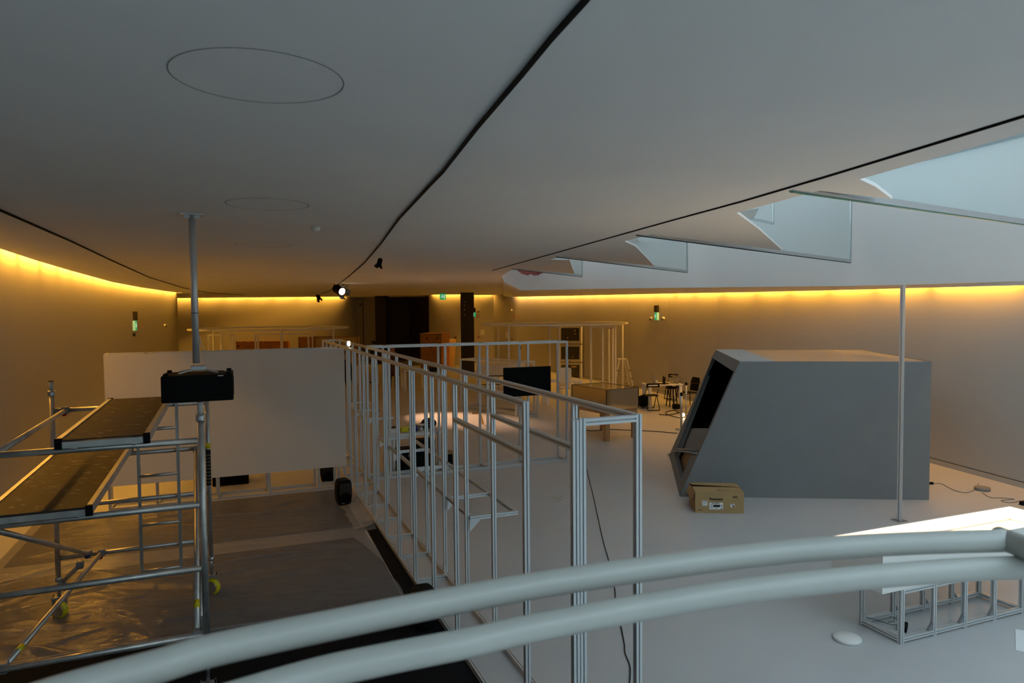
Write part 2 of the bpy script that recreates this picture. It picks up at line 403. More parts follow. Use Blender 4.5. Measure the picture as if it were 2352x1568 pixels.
# glass fins that cross the well, each on a triangular piece of ceiling
ZF = ZC+.02
fins = [((1860, 437), (2352, 510), [(1962, 406), (2010, 428), (2049, 457)], 1.55),
        ((1488, 538), (1953, 600), [(1690, 487), (1745, 528), (1797, 575)], 1.0),
        ((1295, 588), (1578, 623), [(1430, 552), (1460, 566), (1503, 611)], 1.0),
        ((1190, 616), (1337, 633), [(1266, 596), (1308, 597), (1320, 629)], 1.0)]
FINP = []
for k, (l, r, g, ext) in enumerate(fins):
    L, R = atz(*l, ZF), atz(*r, ZF); R = L+(R-L)*ext; L2 = L-(R-L).normalized()*.25
    FINP.append((L, R))
    t = struct('trim_%d' % (k+3), MB().bar(L2, R, .05, .06), M_STEEL)
    G = [L2] + [atz(x, y, ZF) for x, y in g]
    obj('soffit_gusset', MB().prism(G, (0, 0, .03)), M_CEIL, t)
    b = MB(); b.prism([L2+ZUP*.03, R+ZUP*.03, Vector((R.x, R.y, ZT-.62)), Vector((L2.x, L2.y, ZT-.62))], (R-L).normalized().cross(ZUP)*.016)
    obj('glass_pane', b, M_GLASS, t)
    obj('glass_edge', MB().bar(L2-ZUP*.032, R-ZUP*.032, .03, .012), M_GREEN if k == 0 else M_TEAL, t)
    obj('end_bar', MB().bar(R-ZUP*.02, Vector((R.x, R.y, ZT-.62)), .03, .03), M_STEEL, t)
for k, (l, r, upy) in {1: ((1668, 490), (1776, 513), 458), 2: ((1425, 553), (1505, 568), 543)}.items():  # reflections of the fins, built as solid bars and plates
    L, R = atz(*l, ZF+.92), atz(*r, ZF+.92); t = bpy.data.objects['trim_%d' % (k+3)]
    obj('reflected_edge', MB().bar(L, R, .05, .05), M_STEEL, t)
    Ru = aty(r[0]+4, upy, R.y); obj('reflected_bar', MB().bar(R, Vector((R.x, R.y, Ru.z)), .03, .03), M_STEEL, t)
    obj('reflected_gusset', MB().prism([L, L.lerp(R, .55), L.lerp(R, .2)+Vector((.1, -1.0, 0))], (0, 0, .03)), M_CEIL, t)
# skirting with its shadow gap painted as a dark strip along the right wall
def skirting(name, pts, sgn):
    P = offset(pts, sgn*.012); b = MB()
    b.strip([v2(p, 0) for p in P], [v2(p, .095) for p in P]); b.strip([v2(p, .095) for p in P], [v2(p, .095) for p in pts])
    o = struct(name, b, M_WALL)
    Q = offset(pts, sgn*.006); b = MB(); b.strip([v2(p, .096) for p in Q], [v2(p, .108) for p in Q]); obj('shadow_gap', b, M_DARK, o)
skirting('baseboard_right', WALL_R, 1); skirting('baseboard_left', WALL_L, -1)
# panel joints of the right wall
for px in (1536, 1650, 1446):
    for p, q in zip(WALL_R[5:9], WALL_R[6:10]):
        n = Vector((q[1]-p[1], p[0]-q[0], 0)); h = onpl(px, 760, v2(p, 0), n)
        if min(p[1], q[1]) <= h.y <= max(p[1], q[1]):
            n.normalize(); h = h - n*.002 if n.dot(EYE-h) < 0 else h + n*.002
            obj('panel_joint', MB().bar(v2(h, .11), v2(h, 3.5), .006, .002, up=n), M_GREYPL, wr)
# cove lights
def cove(pts, m_per, side, dz=.12, zof=lambda p: ZC, mod=1.5):
    """a row of strip lamps lying in the slot between ceiling edge and wall"""
    for p, q in zip(pts, pts[1:]):
        a, c = v2(p, zof(p)+dz), v2(q, zof(q)+dz); d = (c-a); L = d.length; d.normalize()
        n = Vector((-d.y, d.x, 0)).normalized()*side
        k = max(1, round(L/mod)); m_ = L/k
        for i in range(k):
            area('cove_strip', a+d*(m_*(i+.5)) + n*.17, (n*.16-ZUP), m_*.90, .05, m_per*m_, AMBER, roll_axis=d)
cove(EDGE_L[3:], COVE, 1)
cove([(-10.1, 42.75), (-20.6, 42.75)], COVE*1.15, -1)
cove([(-2.5, 39.75), (-4.7, 39.75)], COVE*1.1, -1)
cove([(-1.1, 41.75), (-2.3, 41.75)], COVE*.8, -1)
cove(SOFW[2:], COVE, -1, zof=lambda p: p[2])
# curved lighting tracks let into the ceiling
def track(name, px, wd, label, parent=None):
    pts = [atz(x, y, ZC) for x, y in px]; b = MB()
    for k, (p, q) in enumerate(zip(pts, pts[1:])): b.bar(p-ZUP*.004, q-ZUP*.004+(q-p)*.01, .012, wd)
    return obj(name, b, M_BLACK, ceil)
TRK = [(1420, -95), (1338, 0), (1264, 84), (1198, 166), (1096, 288), (1017, 391), (987, 422.5), (917, 499), (874, 558.6), (838, 601), (802, 633), (783, 648), (757, 667), (736, 675)]
track('lighting_track', TRK, .034, '')
track('lighting_track', [(-150, 432), (0, 480), (159, 550), (255, 596), (343, 636), (424, 661), (480, 671.6), (560, 677)], .034, '')
track('lighting_track', [(2500, 221), (2352, 264), (2200, 311), (1900, 403), (1700, 462), (1553, 502), (1400, 545), (1250, 587), (1132, 620)], .018, '')
for x, y, r in ((595, 180, .334), (615, 469, .345), (605, 562, .36)):
    p = atz(x, y, ZC); b = MB()
    ring = lambda rr, z: [b.bm.verts.new(p+Vector((rr*math.cos(2*PI*k/64), rr*math.sin(2*PI*k/64), z))) for k in range(64)]
    A, B = ring(r-(.0022 if y < 300 else .004), -.002), ring(r+(.0022 if y < 300 else .004), -.002)
    for k in range(64): b.bm.faces.new((A[k], A[(k+1) % 64], B[(k+1) % 64], B[k]))
    obj('access_panel_joint', b, M_GREYPL, ceil)
p = atz(725, 521, ZC); obj('smoke_detector', MB().lathe([(.05, 0), (.05, -.02), (.035, -.045), (.01, -.05)], p), M_WHITE, None, label='small white round smoke detector on the ceiling beyond the circles', cat='detector')

# ================================================================== ALUMINIUM FRAMES
S = .02
hw = thing('aluminium_frame_wall', 'long hollow double wall of bare slotted aluminium posts and rails, running from the rail deep into the hall', 'frame', W(0, 0, 0), TH)
RA = [0, .85, 2.56, 3.41, 4.26, 5.08, 5.92, 6.80, 7.62, 8.46, 9.36, 10.2, 11.05, 11.9, 13.0]
LA = [0, .85, 2.54, 3.36, 4.18, 5.02, 5.84, 6.68, 7.5, 8.35, 9.0, 9.85, 10.7, 11.55, 12.3, 13.0]
ZTOP = 2.5
def row(A, bb):
    for k, a in enumerate(A):
        bar('post', W(a, bb, 0), W(a, bb, ZTOP), hw)
def rails(A, bb, z, skip=()):
    for k, (p, q) in enumerate(zip(A, A[1:])):
        if k in skip: continue
        bar('rail', W(p+S, bb, z), W(q-S, bb, z), hw)
row(RA, 0); row(LA, -.38)
rails(RA, 0, ZTOP-S); rails(LA, -.38, ZTOP-S, (0,))
rails(RA, 0, S, (0,)); rails(LA, -.38, S, (0,))
bar('rail', W(.85+S, 0, 2.14), W(2.56-S, 0, 2.14), hw); bar('rail', W(.85+S, -.38, 2.13), W(2.54-S, -.38, 2.13), hw)
bar('post', W(0, -.425, 0), W(0, -.425, ZTOP-.005), hw)
bar('post', W(.85, -.425, 0), W(.85, -.425, ZTOP-.003), hw) if False else None
bar('rail', W(0, -.38+S, ZTOP-S-.004), W(0, -S, ZTOP-S-.004), hw)
for a in LA[1:]: bar('cross_bar', W(a+.001, -.38+S, S), W(a+.001, -S, S), hw)
bar('cross_bar', W(13.0, -.38+S, ZTOP-S), W(13.0, -S, ZTOP-S), hw)
def shelf(a0, a1, cross, z, dep):
    bar('shelf_rail', W(a0, S+.02, z), W(a1, S+.02, z), hw); bar('shelf_rail', W(a0, dep, z), W(a1, dep, z), hw)
    for a in cross:
        bar('shelf_bar', W(a-.04, S, z-.001), W(a-.04, dep+S, z-.001), hw)
        g = MB(); p = W(a-.04, S, z-S)
        g.prism([p-U*.003, p+V*.13-U*.003, p-ZUP*.13-U*.003], U*.006); obj('gusset', g, M_ALU, hw)
shelf(3.37, 8.35, (3.41, 4.26, 5.92, 7.2, 8.39), .93, .55)
shelf(9.6, 12.2, (9.64, 10.9, 12.2), 1.1, .50)
# cross wall with the screen
cw = thing('cross_frame_wall', 'open aluminium frame wall standing across the hall with a black screen hung on it', 'frame', W(9.36, 2.2, 0), TH)
BF = [.40, 1.49, 2.35, 3.22, 4.09]
AF, AB = 9.32, 9.68
for bb in BF:
    bar('post', W(AF, bb, 0), W(AF, bb, ZTOP), cw); bar('post', W(AB, bb-.04, 0), W(AB, bb-.04, ZTOP), cw)
    bar('cross_bar', W(AF+S, bb, S), W(AB-S, bb-.03, S), cw); bar('cross_bar', W(AF+S, bb-.005, ZTOP-S), W(AB-S, bb-.035, ZTOP-S), cw)
ends = [.03]+BF
for p, q in zip(ends, ends[1:]):
    bar('rail', W(AF, p+S, ZTOP-S), W(AF, q-S, ZTOP-S), cw); bar('rail', W(AF, p+S, S), W(AF, q-S, S), cw)
    bar('rail', W(AB, p+S, ZTOP-S), W(AB, q-S-.04, ZTOP-S), cw); bar('rail', W(AB, p+S, S), W(AB, q-S-.04, S), cw)
# panel wall with the white board
pw_ = thing('white_screen_wall', 'aluminium frame carrying a large blank white projection board, left of the long frame wall', 'screen', W(9.0, -2.3, 0), TH)
AP = 8.98
PB = [-4.18, -3.5, -2.58, -1.77, -.95, -.60]
for bb in PB:
    bar('post', W(AP, bb, 0), W(AP, bb, ZTOP), pw_); bar('post', W(AP+.37, bb-.03, 0), W(AP+.37, bb-.03, ZTOP), pw_)
    bar('cross_bar', W(AP+S, bb, S), W(AP+.35, bb, S), pw_); bar('cross_bar', W(AP+S, bb, ZTOP-S), W(AP+.35, bb, ZTOP-S), pw_)
for p, q in zip(PB, PB[1:]):
    for aa in (AP, AP+.37):
        bar('rail', W(aa, p+S, S), W(aa, q-S, S), pw_); bar('rail', W(aa, p+S, ZTOP-S), W(aa, q-S, ZTOP-S), pw_)
b = MB(); b.box(W(AP-.032, -2.33, 1.44), (3.72, .02, 2.10), TH); obj('board', b, M_BOARD, pw_, )
for bb in (-3.6, -2.0, -1.2): obj('clip', MB().box(W(AP-.02, bb, ZTOP+.006), (.05, .04, .016), TH), M_BRASS, pw_)
# black screen
N_F = -U
def onF(x, y): return onpl(x, y, W(AF-.07, 0, 0), U)
c = [onF(1156.5, 845), onF(1264.5, 840), onF(1265.5, 905.5), onF(1156.5, 912)]
tl, br = c[0], c[2]; wid = (c[1]-c[0]).dot(V); hei = (c[0].z+c[1].z)/2-(c[2].z+c[3].z)/2; ctr = (c[0]+c[1]+c[2]+c[3])/4
tv = thing('flat_screen', 'black switched-off flat screen hung on the cross frame wall', 'screen', (ctr.x, ctr.y, ctr.z-hei/2), TH)
obj('housing', MB().box(ctr+U*.006, (wid, .035, hei), TH, bev=.004), M_BLACK, tv)
obj('display', MB().box(ctr-U*.014, (wid-.02, .004, hei-.02), TH), M_TVB, tv)
obj('mount', MB().box(ctr+U*.035, (wid*.5, .035, .12), TH), M_BLACK, tv)

# ================================================================== SCAFFOLD TOWER
FR = aty(466, 1150, 5.35); FR.z = 0
BR = aty(484, 1250, 7.65); BR.z = 0
SV = (BR-FR); SV.z = 0; LEN = SV.length; SV.normalize(); SW = Vector((-SV.y, SV.x, 0))   # towards the left wall
WID = 1.45
def T(l, wv, z=0): return FR + SV*l + SW*wv + ZUP*z
sc = thing('scaffold_tower', 'mobile aluminium scaffold tower with two paint spattered decks, left foreground', 'scaffold', T(LEN/2, WID/2), TH)
R_ = .0254
for l, wv in ((0, 0), (LEN, 0), (0, WID), (LEN, WID)):
    st = obj('standard', MB().tube(T(l, wv, .42), T(l, wv, 2.36), R_), M_TUBE, sc)
    obj('sleeve', MB().tube(T(l, wv, 2.34), T(l, wv, 2.45), R_*.82), M_RAIL, st)
    obj('collar', MB().lathe([(R_*1.3, 0), (R_*1.42, .01), (R_*1.3, .03), (R_*1.42, .055)], T(l, wv, 2.30)), M_STEEL, st)
    obj('cap', MB().tube(T(l, wv, 2.45), T(l, wv, 2.458), R_*.9), M_BLACK, st)
    jk = obj('jack', MB().tube(T(l, wv, .20), T(l, wv, .46), .017), M_STEEL, sc)
    obj('jack_nut', MB().lathe([(.03, 0), (.034, .015), (.03, .05)], T(l, wv, .38), 8), M_STEEL, jk)
    cs = obj('caster_fork', MB().box(T(l, wv, .15)+SW*.052+SV*.02, (.012, .11, .15), math.atan2(SV.y, SV.x)-PI/2).box(T(l, wv, .15)-SW*.052+SV*.02, (.012, .11, .15), math.atan2(SV.y, SV.x)-PI/2).box(T(l, wv, .215), (.12, .11, .02), math.atan2(SV.y, SV.x)-PI/2), M_GREYPL, sc)
    wa_ = (SV*.75-SW*.5).normalized(); MM = basis(T(l, wv, .092)-SW*.02-wa_*.03, ZUP, -wa_)
    obj('wheel', MB().lathe([(.070, -.03), (.086, -.026), (.092, 0), (.086, .026), (.070, .03)], n=24, M=MM), M_YEL, cs)
    obj('wheel_hub', MB().lathe([(.068, -.034), (.07, 0), (.068, .034)], n=18, M=MM), M_STEEL, cs)
RZ = (2.15, 1.65, 1.15, .62)
for l in (0, LEN):
    for z in RZ: obj('rung', MB().tube(T(l, R_*.9, z), T(l, WID-R_*.9, z), .0245), M_TUBE, sc)
# climbing ladder built into the far frame
Lw0, Lw1 = .30, .68
for wv in (Lw0, Lw1): obj('ladder_stile', MB().bar(T(LEN-.03, wv, .28), T(LEN-.03, wv, 2.17), .03, .03), M_TUBE, sc)
for z in (.37, .87, 1.40, 1.90): obj('ladder_rung', MB().tube(T(LEN-.03, Lw0, z), T(LEN-.03, Lw1, z), .018), M_TUBE, sc)
def brace(A, B, sticker=None, colr=None):
    o = obj('brace', MB().tube(A, B, .0225), M_TUBE, sc)
    for P, Q in ((A, B), (B, A)):
        d = (Q-P).normalized(); obj('hook', MB().box(P+d*.01, (.06, .07, .075), TH, bev=.008), M_GREYPL, o)
    if colr: obj('latch', MB().box(B+(A-B).normalized()*.06-ZUP*.035, (.03, .03, .03)), colr, o)
    if sticker:
        d = (B-A).normalized(); P = A+(B-A)*sticker; obj('sticker', MB().tube(P-d*.045, P+d*.045, .0235), M_YEL, o)
brace(T(0.02, .07, .62), T(LEN-.02, .12, 1.65), .12)
brace(T(0, WID-.12, 2.15), T(LEN-.02, WID-.12, 2.15), None, M_RED)
brace(T(0, WID-.05, 1.65), T(LEN-.02, WID-.28, .63), None, M_BLUE)
brace(T(0.02, WID-.12, .62), T(LEN-.02, WID-.40, .63), .12, M_RED)
brace(T(LEN, WID-.03, .36), T(LEN-.3, WID-.25, .62), None, None)
brace(T(.25, .05, .62), T(LEN-.12, .06, 1.15), None, M_BLUE)
st = obj('label_strip', MB().tube(T(LEN, 0, 1.23), T(LEN, 0, 1.63), .0262), M_INK, sc)
for k in range(9): obj('print', MB().tube(T(LEN, 0, 1.26+.038*k), T(LEN, 0, 1.268+.038*k), .0266), M_GREYPL, st)
obj('yellow_label', MB().tube(T(LEN, 0, 1.64), T(LEN, 0, 1.70), .0263), M_YEL, sc)
# decks
def deck(zr, px_near, z, l0=-.05, l1=None):
    """deck spanning both end frames; px_near gives the two near corners seen in the photograph"""
    P = [atz(x, y, z) for x, y in px_near]
    w0, w1 = sorted((p-FR).dot(SW) for p in P)
    if w1-w0 < .5 or w1-w0 > .75: w1 = w0+.61
    l1 = LEN+.05 if l1 is None else l1
    dk = obj('deck', MB().prism([T(l0, w0+.03, z-.012), T(l0, w1-.03, z-.012), T(l1, w1-.03, z-.012), T(l1, w0+.03, z-.012)], (0, 0, .012)), M_DECK, sc)
    for wv in (w0+.012, w1-.012):
        obj('deck_edge', MB().bar(T(l0, wv, z-.028), T(l1, wv, z-.028), .035, .07), M_TUBE, dk)
        for l in (l0, l1): obj('corner_cap', MB().box(T(l, wv, z-.028), (.045, .03, .078), TH), M_BLACK, dk)
    obj('deck_end', MB().bar(T(l0+.01, w0, z-.04), T(l0+.01, w1, z-.04), .025, .045), M_TUBE, dk)
    obj('deck_end', MB().bar(T(l1-.01, w0, z-.045), T(l1-.01, w1, z-.045), .025, .06), M_TUBE, dk)
    for l in (0, LEN):
        for wv in (w0+.1, w1-.1): obj('deck_hook', MB().box(T(l, wv, z-.05), (.045, .06, .065), TH, bev=.01), M_STEEL, dk)
    return w0, w1
print('decks', deck(2.15, ((130, 1010), (340, 998)), 2.235), deck(1.65, ((-50, 1187), (205, 1168)), 1.735))

# ================================================================== PROJECTOR ON ITS CEILING POLE
PP = aty(441, 492, 6.72); PP.z = ZC
pr_ = thing('projector', 'black projector hanging upside down from a long grey pole above the scaffold', 'projector', (PP.x, PP.y, 2.36), TH)
mt = obj('pole', MB().tube(PP, PP+ZUP*(-1.43), .032, 16), M_ALU, pr_)
obj('pole_joint', MB().tube(PP-ZUP*.94, PP-ZUP*.95, .0335, 16), M_GREYPL, mt)
obj('ceiling_plate', MB().box(PP-ZUP*.006, (.20, .16, .012), TH).box(PP-ZUP*.025, (.14, .05, .03), TH), M_ALU, mt)
bc = PP + Vector((.02, 0, 0)); bz = 2.555
b = MB(); b.box(Vector((bc.x, bc.y, bz-.125)), (.62, .50, .25), TH, bev=.012)
bd = obj('body', b, M_BLACK, pr_)
obj('lens', MB().lathe([(.075, 0), (.08, .03), (.07, .05), (.05, .045)], n=20, M=basis(Vector((bc.x, bc.y, bz-.13))+U*.25, V, U)), M_TVB, bd)
obj('vent_grille', MB().box(Vector((bc.x, bc.y, bz-.13))+V*.311, (.006, .34, .15), TH), M_DARK, bd)
for sx in (-1, 1):
    for sy in (-1, 1):
        q = Vector((bc.x, bc.y, bz))+V*(.27*sx)+U*(.21*sy); obj('foot', MB().tube(q, q+ZUP*.022, .022), M_BLACK, bd)
        obj('mount_arm', MB().bar(Vector((bc.x, bc.y, bz+.05)), Vector((bc.x, bc.y, bz+.012))+V*(.17*sx)+U*(.13*sy), .03, .01), M_ALU, pr_)
obj('mount_hub', MB().box(Vector((bc.x, bc.y, bz+.05)), (.14, .12, .05), TH, bev=.008), M_ALU, pr_)
obj('white_tab', MB().box(Vector((bc.x, bc.y, bz-.012))-U*.251+V*.2, (.05, .004, .008), TH), M_PAPER, bd)
A = PP-ZUP*1.17+V*.034; B = Vector((bc.x, bc.y, bz+.006))+V*.25
obj('cable', MB().path([A, A+V*.02-ZUP*.10, A.lerp(B, .45)-ZUP*.07, A.lerp(B, .75)-ZUP*.055, B], .004, 6), M_PAPER, pr_)

# ================================================================== GREY CABINET WITH A SLANTED OPENING
cA, cB, cC = atz(1561, 1140), atz(2134, 1148), atz(1537, 1045)
HB = 2.25
cN = atz(1699, 830, HB); cDp = cC-cA
cD = cB+cDp; cF = cN+cDp; cBt = cB+ZUP*HB; cDt = cD+ZUP*HB
gb = thing('grey_cabinet', 'big grey painted cabinet with a slanted open black front, right of the frames', 'cabinet', ((cA+cB+cC+cD)/4))
th_ = cDp.normalized()*.04
obj('side_panel', MB().prism([cA, cB, cBt, cN], th_), M_GREYBOX, gb)
obj('side_panel', MB().prism([cC, cD, cDt, cF], -th_), M_GREYBOX, gb)
obj('end_panel', MB().prism([cB+th_, cD-th_, cDt-th_, cBt+th_], (cA-cB).normalized()*.04), M_GREYBOX, gb)
lidv = (cBt-cN).normalized()*.56
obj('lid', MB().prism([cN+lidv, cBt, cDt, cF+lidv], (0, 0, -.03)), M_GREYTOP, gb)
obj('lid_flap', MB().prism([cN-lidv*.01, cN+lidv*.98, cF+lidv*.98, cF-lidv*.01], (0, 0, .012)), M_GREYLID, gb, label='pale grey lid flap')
nS = (cN-cA).cross(cDp).normalized()          # normal of the slanted front
if nS.dot(EYE-cA) < 0: nS = -nS
def onS(x, y, off=0.0): return onpl(x, y, cA-nS*off, nS)
inn = [onS(*p) for p in ((1635, 821), (1685, 853), (1604, 1036), (1588.5, 1041), (1563, 1100), (1549, 1046))]
out = [cF, cN, cA.lerp(cN, .33), cA.lerp(cN, .30), cA, cC]
b = MB()
for i in range(6):
    j = (i+1) % 6; b.poly([out[i], out[j], inn[j], inn[i]]); b.poly([inn[i], inn[j], inn[j]-nS*.10, inn[i]-nS*.10])
obj('front_frame', b, M_GREYBOX, gb)
def sp(s, t, off): return cA+(cN-cA)*t+cDp*s-nS*off
obj('black_interior', MB().poly([sp(-.0, .02, .5), sp(1.0, .02, .5), sp(1.0, .97, .5), sp(.0, .97, .5)]).poly([sp(.005, .05, .06), sp(.005, .97, .06), sp(.005, .97, .5), sp(.005, .05, .5)]).poly([sp(.985, .05, .06), sp(.985, .97, .06), sp(.985, .97, .5), sp(.985, .05, .5)]).poly([sp(.0, .965, .04), sp(1., .965, .04), sp(1., .965, .5), sp(.0, .965, .5)]), M_DARKIN, gb)  # near-black sheets behind the front frame
obj('inner_board', MB().prism([onS(1546, 1035, .12), onS(1606, 1035, .12), onS(1632, 983, .12), onS(1570, 983, .12)], -nS*.02), M_GREYBOX, gb)
obj('plywood_tray', MB().poly([onS(1541, 1038, .16), onS(1600, 1034, .16), onS(1569, 1106, .16), onS(1558, 1106, .16)]), M_PLY, gb)
obj('loose_cable', MB().path([onS(x, y, -.02) for x, y in ((1534, 1043), (1539, 1042), (1546, 1036), (1560, 1036), (1580, 1038), (1600, 1041))], .012, 6), M_GREYLID, gb)
obj('cable_bundle', MB().path([onS(x, y, .02) for x, y in ((1557, 1032), (1575, 1033), (1600, 1036))], .03, 8), M_GREYPL, gb)
# ================================================================== CARDBOARD BOX
kA, kB = atz(1597, 1177), atz(1708.7, 1179)
kx = (kB-kA).normalized(); ky = Vector((-kx.y, kx.x, 0)); kw, kd, kh = (kB-kA).length, .60, .318
kb = thing('cardboard_box', 'brown cardboard box with printed labels on the floor before the grey cabinet', 'box', kA+kx*kw/2+ky*kd/2, math.atan2(kx.y, kx.x))
def kp(x, y, z): return kA+kx*x+ky*y+ZUP*z
b = MB()
for P in ([kp(0, 0, 0), kp(kw, 0, 0), kp(kw, 0, kh), kp(0, 0, kh)], [kp(0, kd, 0), kp(kw, kd, 0), kp(kw, kd, kh), kp(0, kd, kh)]): b.prism(P, ky*(.006 if P[0] == kp(0, 0, 0) else -.006))
for P in ([kp(0, 0.007, 0), kp(0, kd-.007, 0), kp(0, kd-.007, kh), kp(0, 0.007, kh)], [kp(kw, 0.007, 0), kp(kw, kd-.007, 0), kp(kw, kd-.007, kh), kp(kw, 0.007, kh)]): b.prism(P, kx*(.006 if P[0] == kp(0, 0.007, 0) else -.006))
b.box(kp(kw/2, kd/2, .004), (kw, kd, .008), math.atan2(kx.y, kx.x))
obj('carton', b, M_CARD, kb)
obj('flap', MB().prism([kp(0, 0, kh), kp(kw, 0, kh), kp(kw, kd*.50, kh+.005), kp(0, kd*.50, kh+.012)], ZUP*.005), M_CARD, kb)
obj('flap', MB().prism([kp(0, kd, kh), kp(kw, kd, kh), kp(kw, kd*.49, kh+.015), kp(0, kd*.49, kh+.045)], ZUP*.005), M_CARD, kb)
obj('flap', MB().prism([kp(0, 0.02, kh), kp(0, kd-.02, kh), kp(-.05, kd-.06, kh-.13), kp(-.05, .06, kh-.13)], kx*.005), M_CARD, kb)
kz = -ky
def kM(x, z, off=.003): return basis(kp(x, -off, z), kx, kz)
text('printed_name', 'Panasonic', .050, kM(kw*.43, kh*.68), M_INK, kb, bold=.0016, sx=1.02)
def klabel(x, z, w_, h_, rows, name='paper_label'):
    o = obj(name, MB().prism([kp(x-w_/2, -.002, z-h_/2), kp(x+w_/2, -.002, z-h_/2), kp(x+w_/2, -.002, z+h_/2), kp(x-w_/2, -.002, z+h_/2)], kz*.001), M_PAPER, kb)
    b = MB()
    for (rx, rz, rw, rh) in rows: b.prism([kp(x+(rx-rw/2)*w_, -.0035, z+(rz-rh/2)*h_), kp(x+(rx+rw/2)*w_, -.0035, z+(rz-rh/2)*h_), kp(x+(rx+rw/2)*w_, -.0035, z+(rz+rh/2)*h_), kp(x+(rx-rw/2)*w_, -.0035, z+(rz+rh/2)*h_)], kz*.0005)
    if rows: obj('print', b, M_INK, o)
    return o
bars = [(-.36+.055*k, zz, .03, .13) for k in range(14) for zz in (.32, .05)]
klabel(kw*.195, kh*.47, .078, .078, bars+[(0, -.35, .7, .05), (-.3, -.25, .12, .08)])
lb = klabel(kw*.43, kh*.345, .205, .105, [(.04, .02, .48, .34), (-.3, .2, .06, .12), (-.38, .2, .05, .1), (.4, .12, .08, .12), (-.33, -.06, .26, .04), (-.33, -.14, .22, .04), (-.33, -.3, .26, .05), (.0, -.3, .25, .05), (.38, -.42, .14, .1), (.38, -.06, .1, .08)])
text('printed_model', 'PT-RZ570B  B', .020, kM(kw*.42, kh*.345+.041, .0045), M_INK, lb, bold=.0005)
klabel(kw*.765, kh*.38, .062, .052, [(0, .3, .7, .14), (.2, -.2, .36, .44), (-.3, -.05, .08, .2)])
obj('print', MB().prism([kp(.04, -.002, .045), kp(.10, -.002, .045), kp(.10, -.002, .052), kp(.04, -.002, .052)], kz*.0005), M_INK, kb)
b = MB()
for k in range(4):
    x = kw*(.78+.025*k); b.box(kp(x, -.0015, kh*.79), (.011, .001, .028), math.atan2(kx.y, kx.x))
    b.box(kp(x+.002, -.0016, kh*.79), (.015, .0008, .004), math.atan2(kx.y, kx.x))
obj('handling_marks', b, M_INK, kb)
b = MB()
for x, y, l in ((.40, .10, .10), (.47, .10, .03), (.52, .09, .03), (.60, .05, .02), (.64, .05, .02), (.36, .07, .05), (.08, .50, .17)):
    b.box(kp(x, y, kh+.012+(.022 if y > .3 else 0)), (l, .008, .001), math.atan2(kx.y, kx.x))
obj('print', b, M_INK, kb)

# ================================================================== GLOWING DISPLAY TABLE AT THE RIGHT
ZL = .885
lB = atz(2026, 1272, ZL); LLEN, LWID, LH = 2.62, .56, .37
def lp(x, y, z): return lB+V*x+U*y+ZUP*(z-ZL)
lt = thing('light_table', 'white tray table glowing warm inside on short aluminium legs, right edge', 'table', lp(LLEN/2, LWID/2, 0), TH)
for x0, y0, x1, y1 in ((0, 0, LLEN, 0), (0, LWID, LLEN, LWID)):
    obj('tray_wall', MB().bar(lp(x0, y0, ZL-LH/2), lp(x1, y1, ZL-LH/2), .018, LH), M_TRAY, lt)
for x in (0.009, LLEN-.009): obj('tray_wall', MB().bar(lp(x, .009, ZL-LH/2), lp(x, LWID-.009, ZL-LH/2), .018, LH), M_TRAY, lt)
obj('tray_floor', MB().box(lp(LLEN/2, LWID/2, ZL-LH+.01), (LLEN-.03, LWID-.03, .018), TH), M_TRAY, lt)
b = MB()
z1 = ZL-.13
for x0, y0, x1, y1 in ((.035, .022, LLEN-.035, .022), (.035, LWID-.022, LLEN-.035, LWID-.022), (.022, .03, .022, LWID-.03), (LLEN-.022, .03, LLEN-.022, LWID-.03)):
    b.bar(lp(x0, y0, (z1+ZL-LH)/2-.006), lp(x1, y1, (z1+ZL-LH)/2-.006), .022, LH-.15)
obj('inner_lining', b, M_TRAY, lt)
for y in (.05, LWID-.05): obj('led_strip', MB().bar(lp(.10, y, ZL-LH+.035), lp(LLEN-.16, y, ZL-LH+.035), .022, .014), M_LED, lt)
area('light_table_lamp', lp(LLEN/2, LWID/2, ZL-LH+.05), (0, 0, 1), LLEN-.3, .3, 22, (1, .72, .38), roll_axis=V)
g0 = atz(2073, 1480); gx = [.0, .425, .85, 1.275, 1.70]
def gp(x, y, z): return g0+V*(x+.0)+U*(y+.02)+ZUP*z
for x in gx:
    for y in (0, .44): bar('leg', gp(x, y, 0), gp(x, y, ZL-LH), lt)
for y in (0, .44):
    for p, q in zip(gx, gx[1:]):
        bar('base_rail', gp(p+S, y+.003, S+.02), gp(q-S, y+.003, S+.02), lt)
        bar('top_rail', gp(p+S, y, ZL-LH-S), gp(q-S, y, ZL-LH-S), lt)
for x in (gx[0], gx[-1]): bar('base_rail', gp(x, S, S+.02), gp(x, .44-S, S+.02), lt)
for x in gx[1:4]:
    for y, sg in ((0, -1), (.44, 1)):
        p = gp(x+sg*S, y, .06); obj('corner_bracket', MB().prism([p-U*.015, p+V*(.06*sg)-U*.015, p+ZUP*.07-U*.015], U*.03), M_GREYPL, lt)
b = MB(); p0 = gp(.12, .2, .0)
b.box(p0+V*.16+ZUP*.025, (.16, .07, .05), TH+.6, bev=.006); dv = obj('power_supply', b, M_BLACK, None, label='small black power supply with thin wires inside the legs of the light table', cat='adapter')
obj('wire', MB().path([p0+Vector((-.02, .02, .09)), p0+V*.04+ZUP*.10, p0+V*.10+U*.06+ZUP*.11, p0+V*.15+ZUP*.05], .003, 5).path([gp(.03, .42, .075), gp(.06, .36, .075), p0+V*.03+U*.02+ZUP*.06, p0+V*.12+ZUP*.05], .003, 5), M_INK, dv)
